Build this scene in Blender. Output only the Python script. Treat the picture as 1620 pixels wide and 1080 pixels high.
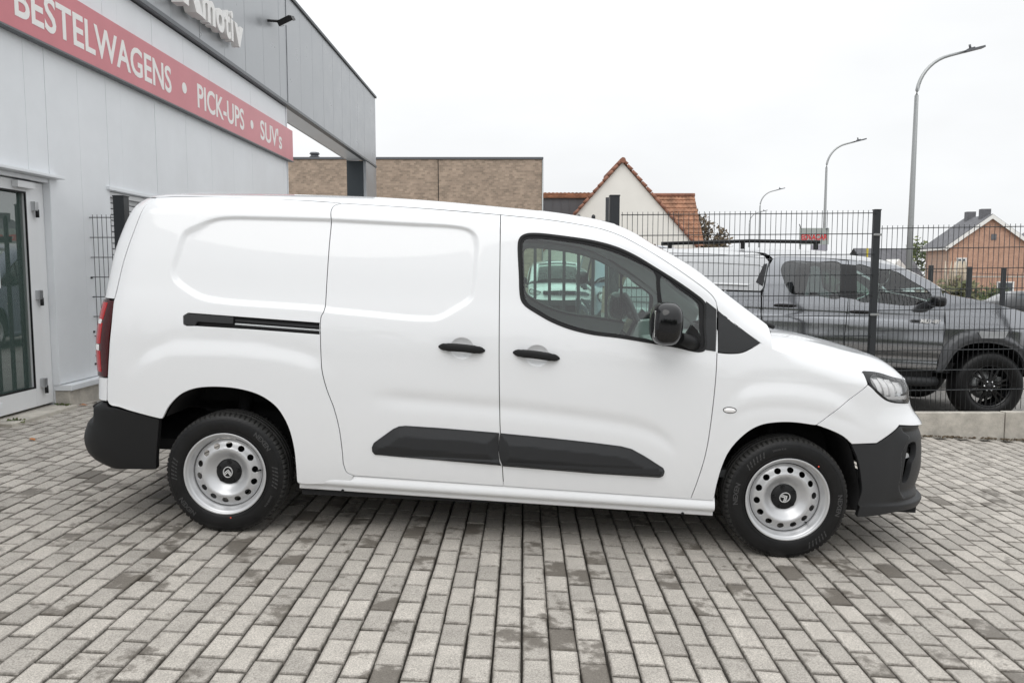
import bpy, bmesh, math, random
import numpy as np
from mathutils import Vector, Matrix
from mathutils.geometry import delaunay_2d_cdt
for o in list(bpy.data.objects): bpy.data.objects.remove(o)
SC = bpy.context.scene
COL = SC.collection
rad = math.radians
random.seed(7); RNG = np.random.default_rng(7)

# ------------------------------------------------------------------ camera
cam = bpy.data.cameras.new('camera'); cam_ob = bpy.data.objects.new('camera', cam); COL.objects.link(cam_ob)
cam.sensor_width = 36.0; cam.lens = 36.0 * 1240 / 1620; cam.clip_start = .05; cam.clip_end = 2000
cam_ob.location = (0, 0, 1.3888); cam_ob.rotation_euler = (rad(90) - .08854, 0, 0)
SC.camera = cam_ob

# ------------------------------------------------------------------ overcast sky
SKY_STRENGTH = 1.0
world = bpy.data.worlds.new('World'); SC.world = world; world.use_nodes = True
nt = world.node_tree; nt.nodes.clear()
def wn(t, **k):
    n = nt.nodes.new(t)
    for a, b in k.items(): setattr(n, a, b)
    return n
out = wn('ShaderNodeOutputWorld'); bg = wn('ShaderNodeBackground'); tc = wn('ShaderNodeTexCoord')
sep = wn('ShaderNodeSeparateXYZ'); ramp = wn('ShaderNodeMapRange'); ramp.clamp = True
ramp.inputs['From Min'].default_value = 0; ramp.inputs['From Max'].default_value = 1
ramp.inputs['To Min'].default_value = .965; ramp.inputs['To Max'].default_value = 1.86
noi = wn('ShaderNodeTexNoise'); noi.inputs['Scale'].default_value = 2.2; noi.inputs['Detail'].default_value = 5; noi.inputs['Roughness'].default_value = .5
mp = wn('ShaderNodeMapping'); mp.inputs['Scale'].default_value = (1, 1, 2.6)
cl = wn('ShaderNodeMapRange'); cl.inputs['From Min'].default_value = .35; cl.inputs['From Max'].default_value = .68
cl.inputs['To Min'].default_value = .925; cl.inputs['To Max'].default_value = 1.05
mul = wn('ShaderNodeMath', operation='MULTIPLY'); col = wn('ShaderNodeMixRGB'); col.blend_type = 'MULTIPLY'; col.inputs[0].default_value = 1
col.inputs[1].default_value = (.968, .985, 1.0, 1)
L = nt.links.new
L(tc.outputs['Generated'], sep.inputs[0]); pwr = wn('ShaderNodeMath', operation='POWER'); pwr.inputs[1].default_value = 1.6; pwr.use_clamp = True
L(sep.outputs['Z'], pwr.inputs[0]); L(pwr.outputs[0], ramp.inputs['Value'])
L(tc.outputs['Generated'], mp.inputs[0]); L(mp.outputs[0], noi.inputs['Vector']); L(noi.outputs['Fac'], cl.inputs['Value'])
L(ramp.outputs[0], mul.inputs[0]); L(cl.outputs[0], mul.inputs[1]); L(mul.outputs[0], col.inputs[2]); L(col.outputs[0], bg.inputs['Color'])
bg.inputs['Strength'].default_value = SKY_STRENGTH; L(bg.outputs[0], out.inputs['Surface'])

# ------------------------------------------------------------------ weak sun behind the cloud
sun = bpy.data.lights.new('sun', 'SUN'); sun.energy = .75; sun.angle = rad(40); sun.color = (1, .97, .93)
sun_ob = bpy.data.objects.new('sun', sun); COL.objects.link(sun_ob)
sun_ob.rotation_euler = (rad(42), 0, rad(-18))
SC.view_settings.view_transform = 'Standard'; SC.view_settings.look = 'None'
SC.view_settings.exposure = 0.0; SC.view_settings.gamma = 1.0; SC.view_settings.use_curve_mapping = False
SC.cycles.max_bounces = 8; SC.cycles.transparent_max_bounces = 16; SC.cycles.glossy_bounces = 4
SC.cycles.sample_clamp_indirect = 6

# ------------------------------------------------------------------ helpers
def tag(o, label=None, cat=None, group=None, kind=None):
    if label: o['label'] = label
    if cat: o['category'] = cat
    if group: o['group'] = group
    if kind: o['kind'] = kind
    return o
def empty(name, loc=(0, 0, 0), rz=0, parent=None):
    o = bpy.data.objects.new(name, None); COL.objects.link(o); o.empty_display_size = .2
    o.location = loc; o.rotation_euler = (0, 0, rz); o.parent = parent
    return o
def mesh_obj(name, verts, faces, mat, parent=None, smooth=False, normals=None):
    me = bpy.data.meshes.new(name)
    me.from_pydata([tuple(map(float, v)) for v in verts], [], [tuple(map(int, f)) for f in faces])
    if smooth or normals is not None: me.polygons.foreach_set('use_smooth', [True] * len(me.polygons))
    me.update()
    if normals is not None: me.normals_split_custom_set_from_vertices([tuple(map(float, n)) for n in normals])
    o = bpy.data.objects.new(name, me); COL.objects.link(o); o.parent = parent
    if mat: me.materials.append(mat)
    return o
class MB:
    "collects shapes for ONE mesh object"
    def __init__(s): s.v = []; s.f = []; s.sm = []
    def add(s, v, f, M=None, smooth=False):
        b = len(s.v)
        s.v += [tuple(M @ Vector(p)) if M is not None else tuple(p) for p in v]
        s.f += [tuple(i + b for i in q) for q in f]; s.sm += [smooth] * len(f)
        return s
    def box(s, c, d, M=None, bev=0):
        x, y, z = [q / 2 for q in d]
        if bev <= 0:
            v = [(c[0] + a * x, c[1] + b * y, c[2] + e * z) for a in (-1, 1) for b in (-1, 1) for e in (-1, 1)]
            return s.add(v, [(0, 1, 3, 2), (4, 6, 7, 5), (0, 4, 5, 1), (2, 3, 7, 6), (0, 2, 6, 4), (1, 5, 7, 3)], M)
        bm = bmesh.new(); bmesh.ops.create_cube(bm, size=1)
        for q in bm.verts: q.co = Vector((q.co.x * d[0], q.co.y * d[1], q.co.z * d[2])) + Vector(c)
        bmesh.ops.bevel(bm, geom=bm.edges[:], offset=bev, segments=2, affect='EDGES', profile=.6)
        bm.verts.index_update(); v = [tuple(q.co) for q in bm.verts]; f = [tuple(q.index for q in p.verts) for p in bm.faces]; bm.free()
        return s.add(v, f, M)
    def tube(s, pts, r, n=10, cap=True, smooth=True):
        pts = [Vector(p) for p in pts]; rs = r if isinstance(r, (list, tuple)) else [r] * len(pts)
        v = []; f = []
        for i, p in enumerate(pts):
            t = (pts[min(i + 1, len(pts) - 1)] - pts[max(i - 1, 0)]).normalized()
            a = t.cross(Vector((0, 0, 1)))
            if a.length < .05: a = t.cross(Vector((1, 0, 0)))
            a.normalize(); b = t.cross(a)
            v += [tuple(p + (a * math.cos(k * 2 * math.pi / n) + b * math.sin(k * 2 * math.pi / n)) * rs[i]) for k in range(n)]
        for i in range(len(pts) - 1):
            for k in range(n): f.append((i * n + k, i * n + (k + 1) % n, (i + 1) * n + (k + 1) % n, (i + 1) * n + k))
        s.add(v, f, smooth=smooth)
        if cap:
            b = len(s.v) - len(v)
            s.f += [tuple(b + k for k in range(n))[::-1], tuple(b + (len(pts) - 1) * n + k for k in range(n))]; s.sm += [False, False]
        return s
    def prism(s, poly, a, b, axis='y', M=None):
        n = len(poly)
        P = {'y': lambda p, h: (p[0], h, p[1]), 'x': lambda p, h: (h, p[0], p[1]), 'z': lambda p, h: (p[0], p[1], h)}[axis]
        v = [P(p, a) for p in poly] + [P(p, b) for p in poly]
        f = [tuple(range(n)), tuple(range(2 * n - 1, n - 1, -1))] + [(i, i + n, (i + 1) % n + n, (i + 1) % n) for i in range(n)]
        return s.add(v, f, M)
    def lathe(s, prof, n=48, axis='y', smooth=True, M=None):
        v = []; f = []; m = len(prof)
        for k in range(n):
            c, q = math.cos(2 * math.pi * k / n), math.sin(2 * math.pi * k / n)
            for r, h in prof:
                v.append((r * c, h, r * q) if axis == 'y' else ((r * c, r * q, h) if axis == 'z' else (h, r * c, r * q)))
        for k in range(n):
            for i in range(m - 1): f.append((k * m + i, ((k + 1) % n) * m + i, ((k + 1) % n) * m + i + 1, k * m + i + 1))
        return s.add(v, f, M, smooth)
    def sphere(s, c, r, n=14, m=9, e=1.0):
        v = []; f = []
        pw = lambda a: math.copysign(abs(a) ** e, a)
        for i in range(m + 1):
            th = math.pi * i / m
            for k in range(n):
                ph = 2 * math.pi * k / n
                v.append((c[0] + r[0] * pw(math.sin(th)) * pw(math.cos(ph)), c[1] + r[1] * pw(math.sin(th)) * pw(math.sin(ph)), c[2] + r[2] * pw(math.cos(th))))
        for i in range(m):
            for k in range(n): f.append((i * n + k, (i + 1) * n + k, (i + 1) * n + (k + 1) % n, i * n + (k + 1) % n))
        return s.add(v, f, smooth=True)
    def build(s, name, mat, parent=None):
        me = bpy.data.meshes.new(name); me.from_pydata(s.v, [], s.f)
        me.polygons.foreach_set('use_smooth', s.sm); me.update()
        bm = bmesh.new(); bm.from_mesh(me); bmesh.ops.recalc_face_normals(bm, faces=bm.faces[:]); bm.to_mesh(me); bm.free()
        o = bpy.data.objects.new(name, me); COL.objects.link(o); o.parent = parent
        if mat: me.materials.append(mat)
        return o
def rods(segs, r):
    "many thin straight rods as one 6-sided mesh (p0,p1)"
    m = MB()
    for a, b in segs: m.tube([a, b], r, 5, cap=True, smooth=True)
    return m
def copy_tree(o, parent=None):
    c = o.copy(); COL.objects.link(c); c.parent = parent
    for ch in list(o.children): copy_tree(ch, c)
    return c
def text_mesh(txt, size=1.0, depth=0.0, bold=0.0, spacing=1.0, shear=0.0):
    cu = bpy.data.curves.new('lettering', 'FONT'); cu.body = txt; cu.size = size; cu.extrude = depth; cu.offset = bold
    cu.space_character = spacing; cu.shear = shear; cu.resolution_u = 4
    o = bpy.data.objects.new('lettering', cu); COL.objects.link(o)
    bpy.context.view_layer.update()
    me = bpy.data.meshes.new_from_object(o); bpy.data.objects.remove(o); bpy.data.curves.remove(cu)
    v = np.array([p.co[:] for p in me.vertices]); f = [tuple(p.vertices) for p in me.polygons]; bpy.data.meshes.remove(me)
    return v, f

# ------------------------------------------------------------------ materials
def new_mat(name):
    m = bpy.data.materials.new(name); m.use_nodes = True
    return m, m.node_tree, m.node_tree.nodes['Principled BSDF']
def mat(name, col, rough=.5, metal=0, coat=0, spec=.5, var=0, vscale=5, bump=0, bscale=60, rvar=0, emit=None, alpha=None):
    m, t, b = new_mat(name)
    b.inputs['Base Color'].default_value = (*col, 1); b.inputs['Roughness'].default_value = rough; b.inputs['Metallic'].default_value = metal
    b.inputs['Coat Weight'].default_value = coat; b.inputs['Coat Roughness'].default_value = .03; b.inputs['Specular IOR Level'].default_value = spec
    if emit: b.inputs['Emission Color'].default_value = (*emit, 1); b.inputs['Emission Strength'].default_value = 1
    if var or bump or rvar:
        tc = t.nodes.new('ShaderNodeTexCoord')
        if var or rvar:
            n = t.nodes.new('ShaderNodeTexNoise'); n.inputs['Scale'].default_value = vscale; n.inputs['Detail'].default_value = 6; n.inputs['Roughness'].default_value = .62
            t.links.new(tc.outputs['Object'], n.inputs['Vector'])
            if var:
                r = t.nodes.new('ShaderNodeMapRange'); r.inputs['From Min'].default_value = .3; r.inputs['From Max'].default_value = .7
                r.inputs['To Min'].default_value = 1 - var; r.inputs['To Max'].default_value = 1 + var; t.links.new(n.outputs['Fac'], r.inputs['Value'])
                x = t.nodes.new('ShaderNodeMixRGB'); x.blend_type = 'MULTIPLY'; x.inputs[0].default_value = 1; x.inputs[1].default_value = (*col, 1)
                t.links.new(r.outputs[0], x.inputs[2]); t.links.new(x.outputs[0], b.inputs['Base Color'])
            if rvar:
                r = t.nodes.new('ShaderNodeMapRange'); r.inputs['From Min'].default_value = .3; r.inputs['From Max'].default_value = .7
                r.inputs['To Min'].default_value = rough - rvar; r.inputs['To Max'].default_value = rough + rvar
                t.links.new(n.outputs['Fac'], r.inputs['Value']); t.links.new(r.outputs[0], b.inputs['Roughness'])
        if bump:
            n2 = t.nodes.new('ShaderNodeTexNoise'); n2.inputs['Scale'].default_value = bscale; n2.inputs['Detail'].default_value = 4
            bp = t.nodes.new('ShaderNodeBump'); bp.inputs['Strength'].default_value = bump; bp.inputs['Distance'].default_value = .01
            t.links.new(tc.outputs['Object'], n2.inputs['Vector']); t.links.new(n2.outputs['Fac'], bp.inputs['Height']); t.links.new(bp.outputs[0], b.inputs['Normal'])
    return m
def glass_mat(name, tint, refl=1.0, rough=0.0, ior=1.52):
    m = bpy.data.materials.new(name); m.use_nodes = True; t = m.node_tree; t.nodes.clear()
    o = t.nodes.new('ShaderNodeOutputMaterial'); tr = t.nodes.new('ShaderNodeBsdfTransparent'); tr.inputs[0].default_value = (*tint, 1)
    g = t.nodes.new('ShaderNodeBsdfGlossy'); g.inputs['Roughness'].default_value = rough; g.inputs[0].default_value = (refl, refl, refl, 1)
    fr = t.nodes.new('ShaderNodeFresnel'); fr.inputs[0].default_value = ior; mx = t.nodes.new('ShaderNodeMixShader')
    t.links.new(fr.outputs[0], mx.inputs[0]); t.links.new(tr.outputs[0], mx.inputs[1]); t.links.new(g.outputs[0], mx.inputs[2]); t.links.new(mx.outputs[0], o.inputs[0])
    return m
def add_veil(m, col, fac):  # mixes an even diffuse veil of one colour over the shader
    t = m.node_tree; o = t.nodes['Material Output'] if 'Material Output' in t.nodes else [n for n in t.nodes if n.type == 'OUTPUT_MATERIAL'][0]
    src = o.inputs[0].links[0].from_socket; d = t.nodes.new('ShaderNodeBsdfDiffuse'); d.inputs[0].default_value = (*col, 1); x = t.nodes.new('ShaderNodeMixShader'); x.inputs[0].default_value = fac
    t.links.new(src, x.inputs[1]); t.links.new(d.outputs[0], x.inputs[2]); t.links.new(x.outputs[0], o.inputs[0]); return m
M = {}
M['paint'] = mat('white_car_paint', (.80, .81, .825), .38, coat=1.0)
M['grey_paint'] = mat('grey_metallic_paint', (.30, .308, .325), .13, metal=.9, coat=1.0)
M['flare'] = mat('dark_grey_flare', (.085, .088, .094), .4)
M['silver_paint'] = mat('silver_canopy_paint', (.44, .45, .46), .34, metal=.4, coat=1.0)
M['blue_paint'] = mat('slate_blue_paint', (.19, .22, .29), .4, coat=1.0)
M['black_paint'] = mat('black_car_paint', (.012, .013, .015), .3, coat=1.0)
M['trim'] = mat('grained_black_plastic', (.012, .0123, .013), .50, spec=.28, bump=.18, bscale=900, rvar=.05, vscale=8)
M['trim_grey'] = mat('grained_grey_plastic', (.028, .029, .031), .47, spec=.30, bump=.15, bscale=900)
M['gloss_black'] = mat('gloss_black', (.006, .006, .007), .06)
M['rubber'] = mat('window_rubber', (.010, .010, .011), .5, spec=.25)
M['tyre'] = mat('tyre_rubber', (.0085, .0085, .009), .38, spec=.30, var=.25, vscale=18, bump=.12, bscale=160)
M['tread'] = mat('dusty_tread', (.032, .0315, .0305), .7, spec=.3, var=.35, vscale=25)
M['tyre_text'] = mat('tyre_lettering', (.045, .045, .046), .6)
M['steel_rim'] = mat('silver_rim_paint', (.56, .565, .575), .34, metal=.45, coat=.3)
M['well'] = mat('wheel_well_liner', (.011, .011, .012), .85, bump=.2, bscale=120)
M['dark'] = mat('dark_void', (.012, .012, .013), .8)
M['chrome'] = mat('chrome', (.85, .86, .87), .12, metal=1)
M['logo'] = mat('logo_silver', (.8, .81, .82), .3, metal=.5)
M['red_lens'] = mat('red_lens', (.42, .006, .010), .12, spec=.4)
M['red_dark'] = mat('dark_red_lens', (.05, .002, .003), .12, spec=.4)
M['clear_lens'] = mat('clear_lens', (.90, .89, .89), .12, coat=1.0)
M['lamp_glass'] = glass_mat('headlamp_glass', (.985, .99, .99), ior=1.38)
M['car_glass'] = glass_mat('green_car_glass', (.64, .805, .735), 1.0, ior=1.78)
M['screen_glass'] = glass_mat('windscreen_glass', (.90, .94, .92), 1.0)
M['dark_glass'] = glass_mat('privacy_glass', (.20, .21, .215), 1.0, ior=1.9)
M['inside'] = mat('grey_interior_trim', (.55, .56, .56), .7, var=.08, vscale=6)
M['inside_light'] = mat('pale_headliner_cloth', (.80, .81, .80), .85)
M['inside_dark'] = mat('dark_interior_plastic', (.055, .057, .06), .6)
M['seat'] = mat('seat_cloth', (.11, .115, .12), .9)
M['alu'] = mat('bare_aluminium', (.55, .56, .57), .32, metal=1)
M['lamp_inner'] = mat('lamp_reflector', (.88, .89, .90), .3, metal=.1)
M['orange_dot'] = mat('red_paint_dot', (.75, .10, .06), .6)

# ------------------------------------------------------------------ the ground: the whole yard falls 2.3 degrees to the right
VAN_T = Vector((-1.5208, 4.983, 0.0)); VAN_YAW, TILT = -.01921, .04099
VAN_M = Matrix.Translation(VAN_T) @ Matrix.Rotation(VAN_YAW, 4, 'Z') @ Matrix.Rotation(TILT, 4, 'Y')
UPN = (VAN_M.to_3x3() @ Vector((0, 0, 1)))
def zg(x, y, dz=0): return -(UPN.x * (x - VAN_T.x) + UPN.y * (y - VAN_T.y)) / UPN.z + dz
GX, GY = -UPN.x / UPN.z, -UPN.y / UPN.z

def paver_material():
    m, t, b = new_mat('concrete_paver'); N = t.nodes; K = t.links.new
    geo = N.new('ShaderNodeNewGeometry')
    att = N.new('ShaderNodeAttribute'); att.attribute_name = 'tone'
    sepa = N.new('ShaderNodeSeparateColor'); K(att.outputs['Color'], sepa.inputs[0])
    def noise(scale, detail=5, rough=.6):
        n = N.new('ShaderNodeTexNoise'); n.inputs['Scale'].default_value = scale; n.inputs['Detail'].default_value = detail; n.inputs['Roughness'].default_value = rough
        K(geo.outputs['Position'], n.inputs['Vector']); return n
    def rng(src, a, b_, c, d):
        r = N.new('ShaderNodeMapRange'); r.inputs['From Min'].default_value = a; r.inputs['From Max'].default_value = b_
        r.inputs['To Min'].default_value = c; r.inputs['To Max'].default_value = d; K(src, r.inputs['Value']); return r.outputs[0]
    def math_(op, a, b_=None):
        q = N.new('ShaderNodeMath'); q.operation = op
        for i, s in enumerate((a, b_)):
            if s is None: continue
            if isinstance(s, (int, float)): q.inputs[i].default_value = s
            else: K(s, q.inputs[i])
        return q.outputs[0]
    base = N.new('ShaderNodeMixRGB'); base.inputs[1].default_value = (.385, .358, .322, 1); base.inputs[2].default_value = (.512, .476, .428, 1)
    K(sepa.outputs['Red'], base.inputs[0])
    sp = rng(noise(170, 4, .85).outputs['Fac'], .36, .66, .52, 1.42)          # aggregate grain
    mid = rng(noise(9, 6, .65).outputs['Fac'], .3, .7, .86, 1.10)
    vor = N.new('ShaderNodeTexVoronoi'); vor.inputs['Scale'].default_value = 110; K(geo.outputs['Position'], vor.inputs['Vector'])
    fleck = rng(vor.outputs['Distance'], .05, .17, 1.55, 1.0)
    k1 = math_('MULTIPLY', math_('MULTIPLY', sp, mid), fleck)
    c1 = N.new('ShaderNodeMixRGB'); c1.blend_type = 'MULTIPLY'; c1.inputs[0].default_value = 1; K(base.outputs[0], c1.inputs[1]); K(k1, c1.inputs[2])
    ed = math_('MULTIPLY', sepa.outputs['Blue'], rng(noise(45, 4, .7).outputs['Fac'], .3, .62, .25, 1.0))
    c1b = N.new('ShaderNodeMixRGB'); c1b.inputs[2].default_value = (.085, .075, .062, 1); K(math_('MULTIPLY', ed, .75), c1b.inputs[0]); K(c1.outputs[0], c1b.inputs[1]); c1 = c1b
    # damp patches that keep to single stones: soft noise + how porous this stone is (green of the tone)
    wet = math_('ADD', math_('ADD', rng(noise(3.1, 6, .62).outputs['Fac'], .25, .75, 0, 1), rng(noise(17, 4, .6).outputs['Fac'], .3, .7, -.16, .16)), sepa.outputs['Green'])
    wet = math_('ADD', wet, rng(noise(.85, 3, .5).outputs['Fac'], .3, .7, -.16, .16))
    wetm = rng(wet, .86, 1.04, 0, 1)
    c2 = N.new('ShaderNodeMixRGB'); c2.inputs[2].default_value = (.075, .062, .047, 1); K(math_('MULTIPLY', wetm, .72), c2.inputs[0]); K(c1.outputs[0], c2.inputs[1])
    K(c2.outputs[0], b.inputs['Base Color'])
    K(rng(wetm, 0, 1, .82, .50), b.inputs['Roughness']); b.inputs['Specular IOR Level'].default_value = .35
    bp = N.new('ShaderNodeBump'); bp.inputs['Strength'].default_value = .5; bp.inputs['Distance'].default_value = .003
    K(noise(260, 5, .75).outputs['Fac'], bp.inputs['Height']); K(bp.outputs[0], b.inputs['Normal'])
    return m
M['paver'] = paver_material()
M['joint'] = mat('joint_sand', (.040, .035, .028), .95, var=.35, vscale=14, bump=.5, bscale=200)
M['ground'] = mat('worn_grey_ground', (.27, .262, .25), .9, var=.18, vscale=.8, bump=.3, bscale=40)
M['gravel'] = mat('gravel', (.25, .24, .225), .95, var=.5, vscale=30, bump=1.0, bscale=55)

def sheet(name, x0, x1, y0, y1, dz, m, nx=2, ny=2):
    v = [(x0 + (x1 - x0) * i / nx, y0 + (y1 - y0) * j / ny) for j in range(ny + 1) for i in range(nx + 1)]
    v = [(x, y, zg(x, y, dz)) for x, y in v]
    f = [(j * (nx + 1) + i, j * (nx + 1) + i + 1, (j + 1) * (nx + 1) + i + 1, (j + 1) * (nx + 1) + i) for j in range(ny) for i in range(nx)]
    return mesh_obj(name, v, f, m)
tag(sheet('ground', -400, 400, -300, 900, -.045, M['ground']), 'worn grey ground around the paved forecourt reaching to the horizon', 'ground', kind='structure')
tag(sheet('gravel_yard', .2, 60, 7.86, 30, -.030, M['gravel']), 'grey gravel yard behind the mesh fence', 'gravel', kind='structure')
paving = tag(sheet('paving', -5.2, 7.2, 1.3, 7.7, -.020, M['joint'], 8, 8), 'grey concrete block paving in running bond with sandy joints', 'paving', kind='structure')
tag(sheet('gate_apron', -5.2, .9, 7.705, 14.5, -.020, M['ground']), 'grey paved apron behind the van leading through the gate', 'pavement', kind='structure')

PW, PL, GAP = .1085, .185, .0078
BX, BY = math.sin(.0153), math.cos(.0153)
def paver_geo(w, l, r1, r2, r3):
    h, b, dp = .0, .0035, .030
    j = lambda: random.uniform(-.0019, .0019)
    x, y = w / 2, l / 2
    cs = [(-x + j(), -y + j()), (x + j(), -y + j()), (x + j(), y + j()), (-x + j(), y + j())]
    ins = [(a - math.copysign(b, a), c - math.copysign(b, c)) for a, c in cs]; in2 = [(a - math.copysign(b + random.uniform(.004, .011), a), c - math.copysign(b + random.uniform(.004, .012), c)) for a, c in cs]
    v = [(a, c, -dp) for a, c in cs] + [(a, c, -b * 1.1) for a, c in cs] + [(a, c, 0) for a, c in ins] + [(a, c, .0003) for a, c in in2]
    f = [(12, 13, 14, 15)] + [(q + i, q + (i + 1) % 4, q + 4 + (i + 1) % 4, q + 4 + i) for q in (0, 4, 8) for i in range(4)]
    return v, f
pav = []
for c in range(-50, 68):
    for r in range(0, 36):
        cx = c * PW + .0011 * math.sin(c * 1.7) + random.uniform(-.0010, .0010); cy = 1.36 + r * PL + (PL * .5 if c % 2 else 0) + random.uniform(-.003, .003)
        if cy > 7.60: continue
        x = .0 + cx * BY + (cy - 4) * BX; y = cy * BY - cx * BX
        if x < -4.30 + (y - 7.4) * .0153 and y > 3: continue
        z = zg(x, y) + random.uniform(-.0016, .0016)
        por = random.random()
        g = .48 if por > .95 else (.30 if por > .74 else random.uniform(-.12, .10))
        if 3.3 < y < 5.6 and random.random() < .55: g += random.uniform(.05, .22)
        tone = (random.random(), max(0, g), random.random())
        # how large it shows: depth below the lens and inside the frame
        p = (x, y, z - 1.3888); zc = y * .99608 - p[2] * .08842
        u = 810 + 1240 * x / zc if zc > .2 else -9; vv = 540 + 1240 * (-(p[2] * .99608 + y * .08842)) / zc if zc > .2 else -9
        vis = -10 < u < 1630 and 600 < vv < 1085
        pav.append((zc if vis else 99, x, y, z, tone))
pav.sort(key=lambda q: q[0])
ROT = Matrix(((BY, BX, 0), (-BX, BY, 0), (GX * BY - GY * BX, GX * BX + GY * BY, 1)))
def set_tone(me, tones):
    a = me.attributes.new('tone', 'FLOAT_COLOR', 'POINT')
    a.data.foreach_set('color', np.array([(*t, 1.0) for t in tones], 'f').ravel())
big_v, big_f, big_t = [], [], []
for i, (zc, x, y, z, tone) in enumerate(pav):
    v, f = paver_geo(PW - GAP, PL - GAP * 1.35, *tone); tn = [(tone[0], tone[1], 1.0)] * 8 + [(tone[0], tone[1], .85)] * 4 + [(tone[0], tone[1], 0.0)] * 4
    tl = Matrix.Rotation(random.gauss(0, .006), 3, 'X') @ Matrix.Rotation(random.gauss(0, .008), 3, 'Y') @ Matrix.Rotation(random.gauss(0, .006), 3, 'Z')
    vv = [tl @ (ROT @ Vector(p)) for p in v]
    if i < 300:
        o = mesh_obj('paver', vv, f, M['paver'], paving); o.location = (x, y, z); set_tone(o.data, tn)
    else:
        b = len(big_v); big_v += [(p.x + x, p.y + y, p.z + z) for p in vv]; big_f += [tuple(k + b for k in q) for q in f]; big_t += tn
o = mesh_obj('paver_field', big_v, big_f, M['paver'], paving); set_tone(o.data, big_t); tag(o, kind='stuff')

# ------------------------------------------------------------------ the showroom on the left
M['wall_panel'] = mat('light_grey_wall_panel', (.73, .752, .775), .34, var=.05, vscale=1.3, rvar=.06)
M['fascia'] = mat('zinc_fascia_panel', (.37, .385, .40), .34, metal=.45, var=.10, vscale=2.2, rvar=.08)
M['fascia_trim'] = mat('fascia_trim', (.13, .14, .15), .4, metal=.4)
M['anthracite'] = mat('anthracite_steel', (.028, .036, .042), .42)
M['concrete'] = mat('stained_concrete', (.46, .43, .38), .9, var=.28, vscale=6, bump=.5, bscale=60)
M['white_pvc'] = mat('white_door_profile', (.74, .75, .76), .35)
M['sign_red'] = mat('faded_red_sign', (.56, .165, .19), .28, var=.06, vscale=2)
M['sign_white'] = mat('white_lettering', (.82, .81, .79), .5)
M['letter_side'] = mat('letter_side', (.60, .58, .54), .5)
M['shop_glass'] = add_veil(glass_mat('door_glass', (.42, .56, .51), 1.0, ior=2.8), (.30, .42, .38), .16)  # pale green veil in the colour lightens the dark reflections
M['paper'] = mat('paper', (.8, .8, .8), .8)
M['ink'] = mat('black_print', (.03, .03, .03), .7)
M['shutter'] = mat('white_slats', (.62, .63, .64), .5)

bld = tag(empty('showroom', (-4.28, 7.4, 0), -.0153), 'light grey panelled showroom with zinc fascia, glass door and portal beam on the left', 'building')
def bbox(name, x0, x1, y0, y1, z0, z1, m, parent=bld, bev=.003):
    c = ((x0 + x1) / 2, (y0 + y1) / 2, (z0 + z1) / 2)
    return MB().box(c, (x1 - x0, y1 - y0, z1 - z0), bev=bev).build(name, m, parent)
Y = lambda w: w - 7.4           # world depth -> along the wall
END = Y(14.75)
# core behind the cladding, with door and window niches left open
core = MB()
for a, b, z0, z1 in [(Y(2.0), Y(6.38), -.3, 6.3), (Y(6.38), Y(7.36), 2.24, 6.3), (Y(7.36), Y(8.42), -.3, 6.3), (Y(8.42), Y(9.52), 2.24, 6.3), (Y(8.42), Y(9.52), -.3, .9), (Y(9.52), END - .01, -.3, 6.3)]:
    core.box((-.17, (a + b) / 2, (z0 + z1) / 2), (.22, b - a, z1 - z0))
core.build('wall_core', M['wall_panel'], bld)
bbox('back_wall', -6.3, -6.0, Y(2.0), END, -.3, 6.3, M['wall_panel'])
bbox('flat_roof', -6.0, -.29, Y(2.0), END - .02, 6.05, 6.25, M['fascia_trim'])
bbox('end_wall', -6.0, -.29, END - .25, END - .03, -.3, 6.04, M['wall_panel'])
bbox('near_wall', -6.0, -.29, Y(2.0), Y(2.2), -.3, 6.04, M['wall_panel'])
bbox('inner_floor', -5.9, -.06, Y(2.3), END - .3, .02, .10, M['concrete'])
seams = [2.08 + .83 * i for i in range(0, 16)] + [14.745]
for a, b in zip(seams[:-1], seams[1:]):
    segs = [(a, b, .325, 4.40)]
    cut = []
    for (p, q, z0, z1) in segs:
        for (da, db, dz0, dz1) in [(6.38, 7.36, -1, 2.245), (8.42, 9.52, .9, 2.245)]:
            if q <= da or p >= db: continue
            cut.append((da, db, dz0, dz1))
    if not cut: parts = segs
    else:
        da, db, dz0, dz1 = cut[0]; parts = []
        if a < da: parts.append((a, da, .325, 4.40))
        if b > db: parts.append((db, b, .325, 4.40))
        p, q = max(a, da), min(b, db)
        parts.append((p, q, dz1, 4.40))
        if dz0 > .4: parts.append((p, q, .325, dz0))
    for p, q, z0, z1 in parts:
        if q - p > .02: bbox('wall_panel', -.055, random.uniform(-.001, .0015), Y(p) + .0015, Y(q) - .0015, z0, z1, M['wall_panel'], bev=.002)
# plinth and its metal sill
bbox('plinth', -.28, .075, Y(7.38), END + .02, -.35, .262, M['concrete'], bev=.008)
bbox('plinth', -.28, .075, Y(2.0), Y(6.37), -.35, .262, M['concrete'], bev=.008)
bbox('sill', -.09, .105, Y(7.365), END + .03, .265, .318, M['wall_panel'], bev=.006)
bbox('sill', -.09, .105, Y(2.0), Y(6.385), .265, .318, M['wall_panel'], bev=.006)
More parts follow.
